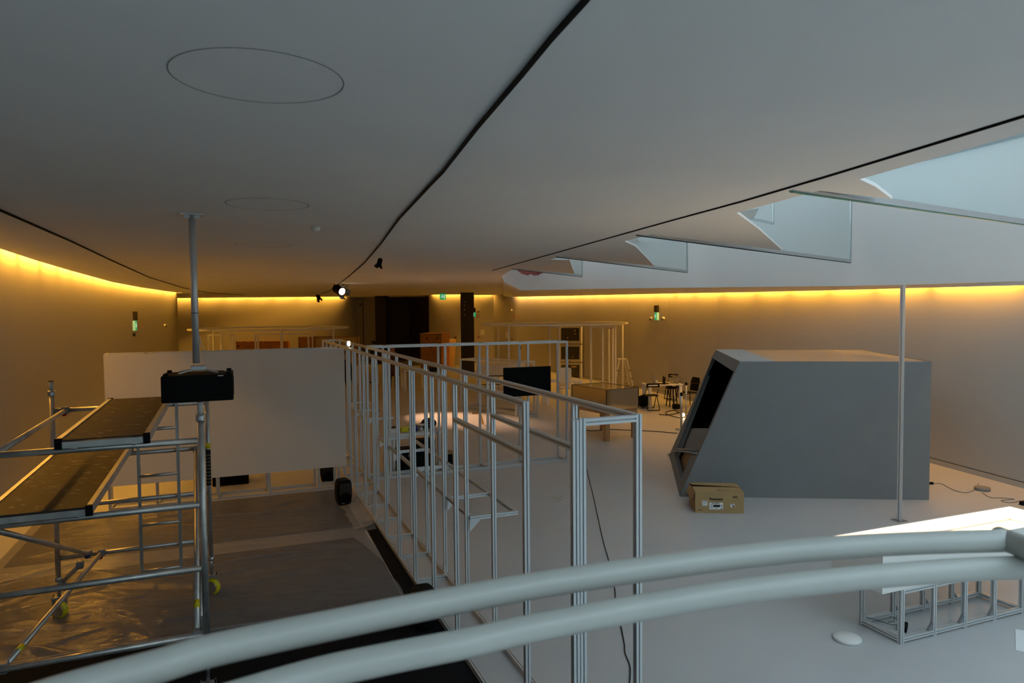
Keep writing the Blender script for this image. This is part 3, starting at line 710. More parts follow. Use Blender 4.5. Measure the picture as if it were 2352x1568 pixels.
# tall lone mast behind it
mp = aty(2066, 1150, 10.1); mt_ = aty(2074, 655, 10.1)
ms = thing('mast', 'tall lone aluminium post rising from floor to ceiling edge beside the grey cabinet', 'post', (mp.x, mp.y, 0), .35)
bar('post', (mp.x, mp.y, 0), (mp.x, mp.y, mt_.z), ms, w=.05, up=Vector((math.cos(.5), math.sin(.5), 0)))
obj('foot_plate', MB().box((mp.x, mp.y, .005), (.16, .16, .01), .35), M_STEEL, ms)

# ================================================================== HANDRAILS IN FRONT OF THE CAMERA
def catmull(P, n=6):
    P = [Vector(p) for p in P]; out = []
    for i in range(len(P)-1):
        p0, p1, p2, p3 = P[max(0, i-1)], P[i], P[i+1], P[min(len(P)-1, i+2)]
        for k in range(n):
            t = k/n; out.append(.5*((2*p1)+(p2-p0)*t+(2*p0-5*p1+4*p2-p3)*t*t+(3*p1-p0-3*p2+p3)*t**3))
    return out+[P[-1]]
RR = .0262
hr = thing('handrail', 'upper cream white curved tube handrail crossing the foreground', 'railing', (0, 1.3, 1.55))
top = [atz(x, y, CH-.55) for x, y in ((-520, 1850), (-250, 1735), (0, 1640), (150, 1588), (361, 1530), (500, 1490), (800, 1427), (1000, 1387), (1207, 1348), (1455, 1310), (1700, 1278), (1900, 1259), (2100, 1247), (2312, 1241))]
pt = catmull(top); obj('tube', MB().path(pt, RR, 20), M_RAIL, hr)
e0 = pt[-1]; e1 = e0+Vector((.10, -.75, 0)); obj('return_tube', MB().path([e0+Vector((-.003, .026, 0)), e0.lerp(e1, .3), e1], RR, 20), M_RAIL, hr)
for p in (e1, top[0]): obj('upright', MB().tube((p.x, p.y, 1.55), p, .02), M_RAIL, hr)
hr2 = thing('handrail', 'lower cream white curved tube handrail crossing the foreground', 'railing', (0, 1.15, 1.55))
low = [atz(x, y, CH-.60) for x, y in ((-300, 1960), (0, 1815), (400, 1650), (700, 1555), (880, 1514), (1070, 1477), (1207, 1446), (1455, 1398), (1700, 1358), (1900, 1334), (2027, 1322), (2200, 1309), (2350, 1303), (2650, 1299))]
pt2 = catmull(low); obj('tube', MB().path(pt2, RR, 20), M_RAIL, hr2)
for p in (low[0], low[-1]): obj('upright', MB().tube((p.x, p.y, 1.55), p, .02), M_RAIL, hr2)
b = MB(); b.prism([(-1.4, -6.4, 1.40), (2.1, -6.4, 1.40), (2.1, 1.45, 1.40), (-.4, 1.05, 1.40), (-1.4, .5, 1.40)], (0, 0, .15)); struct('trim_7', b, M_FLOOR)
b = MB(); b.box((.3, .2, .7), (.35, .35, 1.4)).box((.3, -4.5, .7), (.35, .35, 1.4)); struct('trim_8', b, M_WALL)

# ================================================================== FLOOR COVERINGS, PLASTIC SHEET
def flat(name, P, z, m, **k): return obj(name, MB().prism([Vector((p.x, p.y, .0005)) for p in P], ZUP*z), m, None, **k)
flat('carpet', [W(-4.2, -5.0), W(-4.2, -.41), W(3.75, -.41), W(6.75, -.41), W(6.75, -.56), W(3.75, -.60), W(3.75, -5.0)], .009, M_CARPET, label='black carpet under the foreground rails', cat='carpet')
flat('floor_mat', [W(6.62, -5.0), W(6.56, -.62), W(8.9, -.62), W(8.9, -5.0)], .005, M_MAT1, label='dull grey floor mat under plastic nearest the white board', cat='mat')
flat('floor_mat', [W(3.80, -5.0), W(3.80, -.62), W(5.0, -.60), W(5.75, -.72), W(6.08, -.80), W(6.10, -5.0)], .005, M_MAT2, label='slate grey floor mat under wrinkled plastic between scaffold and frame wall', cat='mat')
rnd = random.Random(7)
folds = []
for k in range(46):
    big = k < 12
    a, bq = rnd.uniform(3.6, 8.7) if not big else rnd.uniform(3.6, 6.2), rnd.uniform(-5, -.7)
    ang = rnd.gauss(.0, .35); L_ = rnd.uniform(.5, 2.6 if big else 1.4)
    folds.append((bq, a, math.cos(ang), math.sin(ang), L_, rnd.uniform(.03, .06) if big else rnd.uniform(.012, .03), rnd.uniform(.03, .05) if big else rnd.uniform(.015, .035), rnd.uniform(-.25, .25)))
folds += [(-2.0, 7.78, 1, -.08, 3.4, .03, .035, 0), (-2.6, 6.62, 1, -.02, 4.0, .02, .03, 0.0), (-2.2, 5.35, .93, .3, 2.6, .04, .05, .1)]
def film_h(bq, a):
    h = 0
    for (fb, fa, cx_, sy_, L_, H_, w_, bend) in folds:
        dx, dy = bq-fb, a-fa; s_ = dx*cx_+dy*sy_; t_ = -dx*sy_+dy*cx_ - bend*s_*s_
        if abs(t_) < w_*3 and abs(s_) < L_/2: h = max(h, H_*math.exp(-(t_/w_)**2)*(1-(2*s_/L_)**2))
    return h
from mathutils import noise
na, nb = 190, 175; bm = bmesh.new(); rows = []
for i in range(na+1):
    a = 3.62+(8.86-3.62)*i/na; rowv = []
    br_ = -.425 if a > 6.3 else -.60+.02*math.sin(a*5)
    for j in range(nb+1):
        bq = -5.12+(br_+5.12)*j/nb; p = W(a, bq)
        h = .012+film_h(bq, a)+.010*(noise.noise(Vector((a*2.1, bq*1.3, 3)))+.5)
        rowv.append(bm.verts.new((p.x, p.y, max(.011, h))))
    rows.append(rowv)
for i in range(na):
    for j in range(nb):
        f = bm.faces.new((rows[i][j], rows[i][j+1], rows[i+1][j+1], rows[i+1][j])); f.smooth = True
mb = MB(); mb.bm.free(); mb.bm = bm
fs = obj('plastic_sheet', mb, M_FILM, None, label='wrinkled see-through plastic dust sheet spread over the floor mats around the scaffold', cat='plastic sheet')
bm = bmesh.new(); rows = []
for i in range(36):
    rowv = []
    for j in range(12):
        a = 6.35+2.2*i/35; t = j/11
        bq = -.74+.36*t+.05*noise.noise(Vector((a*4, t*3, 1)))
        z = .02+.16*t*t*(.6+.9*abs(noise.noise(Vector((a*2.2, 0, 7)))))+.05*abs(noise.noise(Vector((a*5, t*4, 2))))
        p = W(a, min(bq, -.41)); rowv.append(bm.verts.new((p.x, p.y, z)))
    rows.append(rowv)
for i in range(35):
    for j in range(11): bm.faces.new((rows[i][j], rows[i][j+1], rows[i+1][j+1], rows[i+1][j]))
mb = MB(); mb.bm.free(); mb.bm = bm; obj('crumpled_edge', mb, M_CLEAR, fs)

# ================================================================== SPEAKERS, CASES, SMALL FLOOR THINGS
def speaker(loc, rz, label, sc_=1.0):
    t = thing('speaker', label, 'speaker', loc, rz, 'black loudspeakers'); t.scale = (1, 1, 1)
    w_, d_, h_ = .25*sc_, .24*sc_, .40*sc_
    b = MB(); n = 24; prof = []
    for z, k in ((.0, .72), (.03, .86), (.12, .98), (.22, 1.0), (.32, .97), (.375, .86), (.398, .66)):
        ring = []
        for i in range(n):
            an = 2*PI*i/n; c_, s_ = math.cos(an), math.sin(an); q = (abs(c_)**5+abs(s_)**5)**(-1/5)
            ring.append(b.bm.verts.new((w_/2*k*q*c_, d_/2*(.75+.25*k)*q*s_, z*sc_)))
        prof.append(ring)
    for A_, B_ in zip(prof, prof[1:]):
        for i in range(n):
            f = b.bm.faces.new((A_[i], A_[(i+1) % n], B_[(i+1) % n], B_[i])); f.smooth = True
    b.bm.faces.new(list(reversed(prof[0]))); b.bm.faces.new(prof[-1])
    obj('cabinet', b, M_BLACK, t, local=True)
    obj('grille', MB().box((0, -d_*.5-.002, .25*sc_), (w_*.74, .012, .20*sc_), bev=.005), M_DARK, t, local=True)
    obj('woofer', MB().lathe([(.078*sc_, 0), (.08*sc_, .012), (.05*sc_, .004), (.02*sc_, .01)], n=20, M=Matrix.Translation((0, -d_*.5-.004, .13*sc_)) @ Matrix.Rotation(PI/2, 4, 'X')), M_TVB, t, local=True)
    obj('badge', MB().box((-.04, -d_*.5-.005, .035), (.05, .006, .008)), M_GREYPL, t, local=True)
    return t
p = atz(789, 1160); speaker((p.x, p.y, .03), TH+.15, 'rounded black speaker standing on the plastic before the right end of the white board')
p = atz(752, 1105); speaker((p.x, p.y, 0), TH, 'black speaker half hidden beneath the right end of the white board')
p = atz(974, 1440); speaker((p.x, p.y, .01), TH+PI, 'black speaker on black carpet behind the upper handrail, seen from above', .98)
def case(name, p, sx, sy, sz, rz, label, cat, m=M_BLACK, group=None):
    t = thing(name, label, cat, (p.x, p.y, 0), rz, group)
    obj('shell', MB().box((0, 0, sz*.34), (sx, sy, sz*.68), bev=.02), m, t, local=True)
    obj('lid', MB().box((0, 0, sz*.84), (sx, sy, sz*.30), bev=.02), m, t, local=True)
    obj('handle', MB().box((0, -sy/2-.012, sz*.66), (.14, .02, .03), bev=.005), M_DARK, t, local=True)
    for x in (-.3, .3): obj('latch', MB().box((x*sx, -sy/2-.006, sz*.68), (.05, .012, .06)), M_GREYPL, t, local=True)
    return t
p = atz(530, 1126); case('equipment_case', p+U*.62, .62, .45, .42, TH, 'black equipment case under the white board, left of its middle', 'case')
def cable(name, px, r, label, m=M_INK, closed=False, n=5, z=None):
    return obj(name, MB().path(catmull([atz(x, y, r) + ZUP*(r*.2) for x, y in px], n), r, 6), m, None, label=label, cat='cable')
cable('cable', ((1348, 1078), (1353, 1100), (1362, 1135), (1370, 1172), (1385, 1240), (1399, 1290), (1412, 1352), (1414, 1374), (1426, 1436), (1434, 1478), (1436, 1500), (1447, 1530), (1446, 1568), (1440, 1620)), .0055, 'thin black cable trailing over the floor behind the front frame post')
cable('cable', ((1347, 988), (1365, 989), (1400, 986), (1450, 988), (1500, 990), (1556, 995)), .010, 'black cable running across the floor under the mirrored plinth')
cable('cable', ((2136, 1112), (2160, 1110), (2190, 1125), (2218, 1131), (2238, 1124), (2248, 1109)), .006, 'thin cable beside the right end of the grey cabinet', M_GREYPL)
cable('cable', ((2256, 1131), (2275, 1142), (2300, 1143), (2330, 1146), (2300, 1149), (2318, 1154), (2346, 1150), (2340, 1158)), .006, 'loosely coiled thin cable near the right skirting', M_GREYPL)
p = atz(2256, 1125); obj('tape_roll', MB().lathe([(.10, 0), (.12, 0), (.12, .05), (.10, .05)], p, 24), M_GREYPL, None, label='grey tape roll lying on the floor near the right wall', cat='tape roll')
p = atz(2351, 1159); obj('plug', MB().box(p+ZUP*.03, (.12, .07, .06), .4, bev=.01), M_BLACK, None, label='black plug block at the far right edge of the floor', cat='plug')
p = atz(2139, 1112); obj('plug', MB().box(p+ZUP*.02, (.07, .05, .04), .4, bev=.008), M_BLACK, None, label='small black plug by the right foot of the grey cabinet', cat='plug')
p = atz(1946, 1469); ds = obj('round_lid', MB().lathe([(.118, 0), (.125, .004), (.125, .026), (.12, .032), (.02, .034)], p, 40), M_WHITE, None, label='flat white round lid lying on the floor before the light table', cat='lid')
P = [atz(x, y) for x, y in ((2333, 1493), (2352+70, 1512), (2352+75, 1462), (2332, 1445))]; obj('paper_sheet', MB().prism([Vector((q.x, q.y, .001)) for q in P], ZUP*.004), M_PAPER, None, label='white sheet on the floor at the lower right edge', cat='paper')
b = MB()
for x, y in ((1270, 1143), (1278, 1146), (1284, 1143), (1281, 1151), (1290, 1140), (1275, 1140), (1287, 1147)):
    q = atz(x, y); b.box(q+ZUP*.004, (rnd.uniform(.03, .09), .012, .006), rnd.uniform(0, .8))
obj('wood_scraps', b, M_TAN, None, label='few tan scraps on the pale floor right of the frame wall', cat='debris', kind='stuff')

# ================================================================== ON THE WALLS AND CEILING
def onwall(x, y, wall_):
    for p, q in zip(wall_, wall_[1:]):
        t = Vector((q[0]-p[0], q[1]-p[1], 0)).normalized(); n = Vector((-t.y, t.x, 0))
        if abs(n.dot(ray(x, y))) < 1e-6: continue
        h = onpl(x, y, v2(p, 0), n)
        s_ = (h-v2(p, h.z)).dot(t)
        if h.y > 0 and -1e-3 <= s_ <= (Vector(q)-Vector(p)).length+1e-3:
            if n.dot(EYE-h) < 0: n = -n
            tt = ZUP.cross(n)
            return h, n, tt
    return None
WALL_B2 = [(-4.75, 40), (-2.35, 40)]
WALL_B3 = [(-2.35, 42), (-1.08, 42)]
def wbox(name, c, n, t, sx, sz, dep, m, parent=None, **k):
    return obj(name, MB().prism([c-t*sx/2-ZUP*sz/2, c+t*sx/2-ZUP*sz/2, c+t*sx/2+ZUP*sz/2, c-t*sx/2+ZUP*sz/2], n*dep), m, parent, **k)
def pictogram(c, n, t, s, parent, flip=1):
    """running figure and doorway, both white on green"""
    o = c+n*.002
    def pl(name, pts): obj(name, MB().prism([o+t*(x*s*flip)+ZUP*(y*s) for x, y in pts], n*.002), M_SIGNW, parent)
    pl('door_symbol', [(.16, -.36), (.38, -.36), (.38, .36), (.16, .36)])
    k = [( .095*math.cos(a*PI/5)-.12, .095*math.sin(a*PI/5)+.30) for a in range(10)]
    pl('figure_symbol', k)
    pl('figure_symbol', [(-.20, .17), (-.04, .19), (.0, -.02), (.10, -.10), (.05, -.16), (-.06, -.08), (-.10, -.06), (-.16, -.20), (-.36, -.30), (-.38, -.24), (-.22, -.13), (-.16, .05), (-.30, .02), (-.33, .08)])
def wall_exit(x, y0, y1, y2, wall_, label, wd):
    h, n, t = onwall(x, (y0+y1)/2, wall_)
    H = lambda ya, yb: abs(onpl(x, ya, h, n).z-onpl(x, yb, h, n).z)
    e = thing('exit_sign', label, 'sign', (h.x, h.y, h.z), math.atan2(t.y, t.x))
    h1 = H(y0, y1); c1 = onpl(x, (y0+y1)/2, h, n); c2 = onpl(x, (y1+y2)/2, h, n); h2 = H(y1, y2)
    wbox('battery_box', c1, n, t, wd, h1*.97, .10, M_DARK, e)
    s_ = wbox('lit_panel', c2, n, t, wd*1.05, h2*.97, .08, M_SIGNB, e)
    wbox('green_panel', c2+n*.08, n, t, wd*.86, h2*.90, .004, M_SIGNG, e)
    pictogram(c2+n*.086, n, t, min(wd, h2)*.8, e, -1)
    return c1, c2, n, t
wall_exit(1510.5, 701, 717, 735, WALL_R, 'green lit exit sign below a black box on the right wall', .20)
c1, c2, n, t = wall_exit(307, 715, 736, 759, WALL_L, 'green lit exit sign below a black box on the left wall', .26)
h, n, t = onwall(305, 765, WALL_L); obj('wall_bracket', MB().box(h+n*.06, (.03, .5, .02), math.atan2(n.y, n.x)).box(h+n*.04-ZUP*.05, (.08, .08, .12), math.atan2(n.y, n.x)), M_DARK, None, label='dark bracket arm right under the left exit sign', cat='bracket')
q = aty(1090.5, 718, 35.6)
e = thing('exit_sign', 'half hidden green exit sign on the right side of the slim black column', 'sign', q)
obj('battery_box', MB().box((-1.90, 35.7, aty(1090, 712, 35.7).z), (.10, .30, .22)), M_DARK, e)
obj('lit_panel', MB().box((-1.895, 35.7, aty(1090, 722.5, 35.7).z), (.09, .30, .21)), M_SIGNG, e)
obj('white_edge', MB().box((-1.935, 35.545, aty(1090, 722.5, 35.7).z), (.012, .012, .20)), M_SIGNW, e)
q = aty(1017, 681, 36); es = thing('exit_sign', 'square green exit sign hanging from the ceiling over the back wall', 'sign', q)
obj('green_panel', MB().box(q, (.31, .03, .31)), M_SIGNG, es)
obj('case', MB().box(q+Vector((0, 0, .165)), (.33, .06, .03)), M_GREYPL, es)
for x in (-.12, .12): obj('hanger', MB().tube(q+Vector((x, 0, .17)), (q.x+x, q.y, ZC), .006), M_GREYPL, es)
pictogram(q+Vector((0, -.017, 0)), Vector((0, -1, 0)), Vector((1, 0, 0)), .28, es)
# little wall fittings
def knob(x, y, wall_, label):
    h, n, t = onwall(x, y, wall_); o = obj('wall_sensor', MB().lathe([(.05, 0), (.06, .03), (.05, .07), (.02, .08)], n=12, M=basis(h, t, n)), M_WHITE, None, label=label, cat='sensor')
    obj('lens', MB().ball(h+n*.08-ZUP*.04-t*.02, .03), M_INK, o)
knob(1498, 731, WALL_R, 'small white wall sensor left of the right wall exit sign')
knob(1526, 731, WALL_R, 'small white wall sensor right of the right wall exit sign')
knob(377, 747, WALL_L, 'small white wall sensor on the left wall, right of its exit sign')
knob(1176, 712, WALL_R, 'small white wall sensor above three red notices')
knob(1100, 713, WALL_B3, 'small white wall sensor beside the slim black column')
def notice(x, y, w_, h_, wall_, m, label, cat='sign', mark=True):
    h, n, t = onwall(x, y, wall_); o = wbox('red_notice' if m is M_RED else 'wall_notice', h, n, t, w_, h_, .015, m, None, label=label, cat=cat)
    if mark: wbox('symbol', h+n*.015, n, t, w_*.5, h_*.45, .002, M_PAPER if m is M_RED else M_INK, o)
notice(1176.5, 727.5, .075, .15, WALL_R, M_RED, 'left one of three small red notices high on the far right wall')
notice(1183, 727.5, .075, .15, WALL_R, M_RED, 'middle one of three small red notices high on the far right wall')
notice(1190.5, 727.5, .07, .15, WALL_R, M_RED, 'right one of three small red notices high on the far right wall')
notice(1095, 726, .06, .15, WALL_B3, M_RED, 'left red notice beside the slim black column')
notice(1100.5, 726, .06, .15, WALL_B3, M_RED, 'right red notice beside the slim black column')
notice(1176.5, 779, .07, .11, WALL_R, M_RED, 'red call point under the three notices', 'call point', False)
notice(1099, 774, .07, .11, WALL_B3, M_RED, 'red call point beside the slim black column', 'call point', False)
notice(1046, 778, .15, .33, WALL_B2, M_CARD, 'brown notice with dark mark on the lit back wall')
notice(326, 747, .06, .20, WALL_L, M_CRATE, 'small orange plate right of the left exit sign', 'plate', False)
h, n, t = onwall(1108, 763, WALL_B3); wbox('wall_cabinet', h, n, t, .26, .34, .02, M_WHITE, None, label='flush white wall hatch between black column and corner', cat='hatch')
h, n, t = onwall(1164, 769, WALL_R); o = wbox('wall_notice', h, n, t, .13, .36, .02, M_WHITE, None, label='tall white notice board on the wall left of the red call point', cat='sign')
h, n, t = onwall(1197, 798, WALL_R); wbox('door_handle', h, n, t, .03, .20, .03, M_INK, None, label='black upright handle on the far right wall', cat='handle')
# three dark pictures on a white display panel
h, n, t = onwall(1310, 810, WALL_R)
def onw(x, y, off=0): return onpl(x, y, h+n*off, n)
pw1 = thing('display_panel', 'tall white panel leaning at the right wall behind three dark pictures', 'panel', (onw(1310, 868).x, onw(1310, 868).y, 0), math.atan2(t.y, t.x))
a_, b_ = onw(1284, 752, .10), onw(1335.5, 752, .10)
for y0, y1 in ((750, 789), (791, 831), (833, 871)):
    P = [onw(1284, y1, .10), onw(1335.5, y1, .10), onw(1335.5, y0, .10), onw(1284, y0, .10)]
    obj('panel', MB().prism(P, -n*.05), M_WHITE, pw1)
    Q = [onw(1284.3, y1-1, .11), onw(1335, y1-1, .11), onw(1335, y0+1, .11), onw(1284.3, y0+1, .11)]
    b = MB()
    for i in range(4): b.bar(Q[i], Q[(i+1) % 4], .03, .03)
    obj('frame', b, M_WHITE, pw1)
    obj('catch', MB().box(onw(1309, y1-.5, .135), (.06, .02, .03)), M_INK, pw1)
obj('leg', MB().box(Vector((a_.x, a_.y, .3)), (.05, .05, .6)).box(Vector((b_.x, b_.y, .3)), (.05, .05, .6)), M_WHITE, pw1)
M_PHOTO = mat('dark_night_print', (.012, .015, .017), .4, var=.9, vscale=9)
for (y0, y1), lab, marks in (((753.5, 782.5), 'uppermost of three dark pictures stacked on the white panel', ((1320, 759, 3.2, 2.6), (1320.5, 766.5, 2.6, 1.8), (1303.5, 775.5, 2.2, 2.2))),
                         ((796, 825), 'middle one of three dark pictures stacked on the white panel', ((1315, 818.5, 2.4, 2.2), (1301.5, 801.5, 1.6, .9))),
                         ((838, 867), 'lowest of three dark pictures, pale plate near its top', ((1318, 841.8, 6.2, 2.4),))):
    pc = [onw(1288.7, y1, .135), onw(1329, y1, .135), onw(1329, y0, .135), onw(1288.7, y0, .135)]
    o = obj('dark_picture', MB().prism(pc, -n*.03), M_PHOTO, None, label=lab, cat='picture', group='dark pictures on the white panel')
    for x, y, rx, ry in marks:
        rect = rx > 5
        ks = [(-1, -1), (1, -1), (1, 1), (-1, 1)] if rect else [(math.cos(k*PI/4)*(1 if k % 2 else .6), math.sin(k*PI/4)*(1 if k % 3 else .7)) for k in range(8)]
        obj('pale_shape', MB().prism([onw(x+rx*cx_, y+ry*cy_, .139) for cx_, cy_ in ks], -n*.003), M_TAN, o)
# lights on the tracks
def lamp_head(p, d, s_, label, lit=False, drop=0.0, name='spotlight'):
    t = thing(name, label, 'light', p)
    q = p-ZUP*(drop+.16*s_)
    d = Vector(d).normalized()
    obj('stem', MB().tube(p, q, .012*s_ if drop == 0 else .004), M_BLACK if drop == 0 else M_PAPER, t)
    obj('head', MB().lathe([(.07*s_, -.20*s_), (.11*s_, -.14*s_), (.12*s_, .10*s_), (.13*s_, .14*s_), (.115*s_, .15*s_)], n=18, M=basis(q, d.orthogonal(), d)), M_BLACK, t)
    obj('yoke', MB().bar(q-d.cross(ZUP).normalized()*.14*s_, q-d.cross(ZUP).normalized()*.14*s_+ZUP*.16*s_, .02*s_, .04*s_).bar(q+d.cross(ZUP).normalized()*.14*s_, q+d.cross(ZUP).normalized()*.14*s_+ZUP*.16*s_, .02*s_, .04*s_), M_BLACK, t)
    x_ = d.cross(ZUP).normalized(); y_ = x_.cross(d)
    for sx, sy in ((1, 0), (-1, 0), (0, 1), (0, -1)):
        c_ = q+d*.20*s_+x_*(.13*s_*sx)+y_*(.13*s_*sy)
        obj('barn_door', MB().bar(c_-d*.06*s_, c_+d*.06*s_+(x_*sx+y_*sy)*.05*s_, .16*s_ if sy else .008, .16*s_ if sx else .008, up=y_), M_BLACK, t)
    obj('lens', MB().tube(q+d*.10*s_, q+d*.155*s_, .095*s_ if lit else .1*s_), M_LIT if lit else M_TVB, t)
    return q, d
p = atz(778, 652, ZC)
tgt = atz(1050, 962)
q, d_ = lamp_head(p, Vector((.72, -.62, -.30)), 1.25, 'big black spotlight with a lit lens on the central ceiling track', True)
spot('spotlight_beam', q+Vector((.72, -.62, -.3)).normalized()*.3, tgt, 4200, (1, .55, .30), math.radians(27), .9, .08)
p2 = atz(731, 676.5, ZC); lamp_head(p2, Vector((.4, -.5, -.8)), .85, 'smaller unlit black spotlight on the track end beyond the lit one')
p3 = atz(871, 562, ZC); lamp_head(p3, Vector((-.25, -.2, -.95)), .3, 'tiny black fitting hanging on a white wire from the central track', False, .20, 'pendant_fitting')
# little bright lamp on top of the frame wall
q = W(9.0, -.38, ZTOP); lp_ = thing('work_lamp', 'tiny lit lamp standing on the long frame wall beside the white board', 'lamp', q)
obj('base', MB().lathe([(.03, 0), (.03, .02), (.02, .03)], q, 12), M_STEEL, lp_); obj('bulb', MB().lathe([(.012, .03), (.028, .05), (.028, .10), (.012, .115)], q, 12), M_LIT, lp_)
# fluffy pink thing beside the well
fx = atz(1222, 615, ZF+.24); b = MB(); rr_ = random.Random(3)
b.ball(fx, .34, (1.25, .8, .52), 16)
for v in b.bm.verts: v.co += (v.co-fx).normalized()*rr_.uniform(-.03, .07)
for k in range(260):
    a1, a2 = rr_.uniform(0, 2*PI), rr_.uniform(-.1, 1.4); dd = Vector((math.cos(a1)*math.cos(a2)*1.25, math.sin(a1)*math.cos(a2)*.8, math.sin(a2)*.52))
    p0 = fx+dd*.33; e = p0+dd.normalized()*.10+Vector((rr_.uniform(-.03, .03), rr_.uniform(-.03, .03), rr_.uniform(-.02, .02)))
    sd = dd.cross(ZUP).normalized()*.015; b.poly([p0-sd, p0+sd, e])
obj('furry_cushion', b, M_PINK, None, label='fluffy pink bundle up beside the farthest glass fin', cat='cushion')

# ================================================================== FAR HALL: FURNITURE AND FRAMES
def table(name, p, sx, sy, h, rz, label, m=M_WHITE, legr=.025, top=.035, square=False, cat='table', group=None, legm=None):
    t = thing(name, label, cat, (p.x, p.y, 0), rz, group)
    obj('table_top', MB().box((0, 0, h-top/2), (sx, sy, top), bev=.004), m, t, local=True)
    for x in (-1, 1):
        for y in (-1, 1):
            c = (x*(sx/2-.07), y*(sy/2-.07))
            b = MB()
            if square: b.box((c[0], c[1], (h-top)/2), (legr*2, legr*2, h-top))
            else: b.tube((c[0], c[1], 0), (c[0], c[1], h-top), legr)
            obj('leg', b, legm or m, t, local=True)
    return t
def frame_box(name, corners, h, label, m=M_ALU, top=True, w_=.04, group=None):
    """posts at the corners with rails round top and bottom"""
    c = sum((Vector((q.x, q.y, 0)) for q in corners), Vector())/len(corners)
    t = thing(name, label, 'frame', c, TH, group)
    n_ = len(corners)
    for q in corners: bar('post', (q.x, q.y, 0), (q.x, q.y, h), t, w_, m=m)
    for i in range(n_ if n_ > 2 else 1):
        a_, b__ = corners[i], corners[(i+1) % n_]; d_ = (b__-a_); d_.z = 0; d_.normalize()
        for z in (h-w_/2, w_/2): bar('rail', Vector((a_.x, a_.y, z))+d_*w_/2, Vector((b__.x, b__.y, z))-d_*w_/2, t, w_, m=m)
    return t
# work table with tools just beyond the cross wall
wp = atz(904.5, 1084); fx_, fy_ = 1.06, .60
wc = wp + V*(fx_/2-.07)+U*(fy_/2-.07)
table('work_table', wc, fx_, fy_, .75, TH, 'white work table with tools standing beyond the near frame wall', legr=.035, top=.05)
def on_t(x, y, z=0): return wc+V*x+U*y+ZUP*(.75+z)
b = MB(); b.box(on_t(-.14, -.10, .055), (.30, .10, .10), TH+.15, bev=.012); o = obj('tape_pack', b, M_YEL, None, label='yellow pack lying on the tool table', cat='pack')
for k in (-1, 1): obj('hole', MB().box(on_t(-.14+.06*k+.08, -.155, .06), (.03, .012, .035), TH+.15), M_INK, o)
b = MB(); b.lathe([(.07, 0), (.07, .012), (.048, .014), (.048, .105), (.07, .107), (.07, .12)], on_t(.13, -.08), 20); o = obj('wire_spool', b, M_STEEL, None, label='spool of grey wire on the tool table', cat='spool')
obj('flange', MB().lathe([(.074, 0), (.074, .012)], on_t(.13, -.08, .12), 20), M_WHITE, o)
b = MB(); b.ball(on_t(.33, .06, .115), .13, (1.25, .8, .85)); b.ball(on_t(.22, .08, .075), .09, (1.3, .8, .7)); o = obj('bag', b, M_NAVY, None, label='dark navy bag slumped on the tool table', cat='bag')
obj('strap', MB().path([on_t(.2, -.02, .12), on_t(.26, -.06, .2), on_t(.36, -.06, .22), on_t(.42, -.02, .14)], .012, 6), M_INK, o)
b = MB(); b.box(on_t(-.45, -.14, .045), (.17, .14, .09), TH+.1, bev=.005); o = obj('small_carton', b, M_WHITE, None, label='small open white carton on the left end of the tool table', cat='carton')
obj('lid', MB().box(on_t(-.43, -.10, .115), (.15, .10, .012), TH+.2), M_INK, o)
b = MB(); b.lathe([(.03, 0), (.034, .08), (.02, .10), (.02, .12)], on_t(.03, -.12), 14); obj('tape_bottle', b, M_BLUE, None, label='small blue bottle beside the wire spool', cat='bottle')
pc_ = wc+V*-.24+U*.02; case('toolbox', pc_, .40, .34, .42, TH, 'black toolbox with red lid beneath the tool table', 'toolbox').children[1].data.materials[0] = M_RED
pc_ = wc+V*.22+U*.06; case('tool_case', pc_, .40, .34, .56, TH, 'tall black tool case under the right end of the tool table', 'case')
b = MB(); p = atz(1031, 1070); b.ball(p+ZUP*.15, .16, (.9, .8, .95)); o = obj('tool_bag', b, M_BLACK, None, label='dark open tool bag on the floor right of the tool table', cat='bag')
obj('rim', MB().lathe([(.13, .0), (.145, .03), (.12, .05)], p+ZUP*.26, 14), M_PLY, o)
# low frames lit by the spotlight
q0, q1, q2 = atz(1059, 936), atz(1097, 931), None
t_ = thing('low_frame', 'low aluminium frame caught by warm spotlight behind the cross frame wall', 'frame', q0, 0)
zt = 1.58
r0 = aty(1057, 823, q0.y).z; e_ = atz(1188, 831, r0); d2 = Vector((e_.x-q0.x, e_.y-q0.y, 0)); n2 = d2.normalized()
g1 = Vector((q1.x, q1.y, 0))-Vector((q0.x, q0.y, 0))
for o_ in (Vector(), g1):
    for k in (0, 1):
        bp_ = Vector((q0.x, q0.y, 0))+o_+d2*k; bar('post', bp_, bp_+ZUP*r0, t_, .05)
    for z in (r0-.03, r0*.42, .03): bar('rail', Vector((q0.x, q0.y, z))+o_+n2*.03, Vector((q0.x, q0.y, z))+o_+d2-n2*.03, t_, .05)
for k in (0, 1):
    for z in (r0-.03, .03): bar('rail', Vector((q0.x, q0.y, z))+d2*k+g1.normalized()*.03, Vector((q0.x, q0.y, z))+d2*k+g1-g1.normalized()*.03, t_, .05)
q = atz(1234, 957); frame_box('aluminium_stand', [Vector((q.x-.62, q.y+.1, 0)), Vector((q.x, q.y, 0)), Vector((q.x+.05, q.y+.5, 0)), Vector((q.x-.57, q.y+.6, 0))], .95, 'small dark aluminium frame standing behind the black screen', M_GREYPL)
p = atz(1098, 975); b = MB(); b.bar(p+Vector((-.15, .1, .30)), p+Vector((.06, 0, .33)), .045, .045).bar(p+Vector((.06, 0, .33)), p+Vector((.14, -.08, .02)), .045, .045); obj('bent_bracket', b, M_BRASS, None, label='small bent brass coloured profile piece standing on the spotlit floor', cat='bracket')
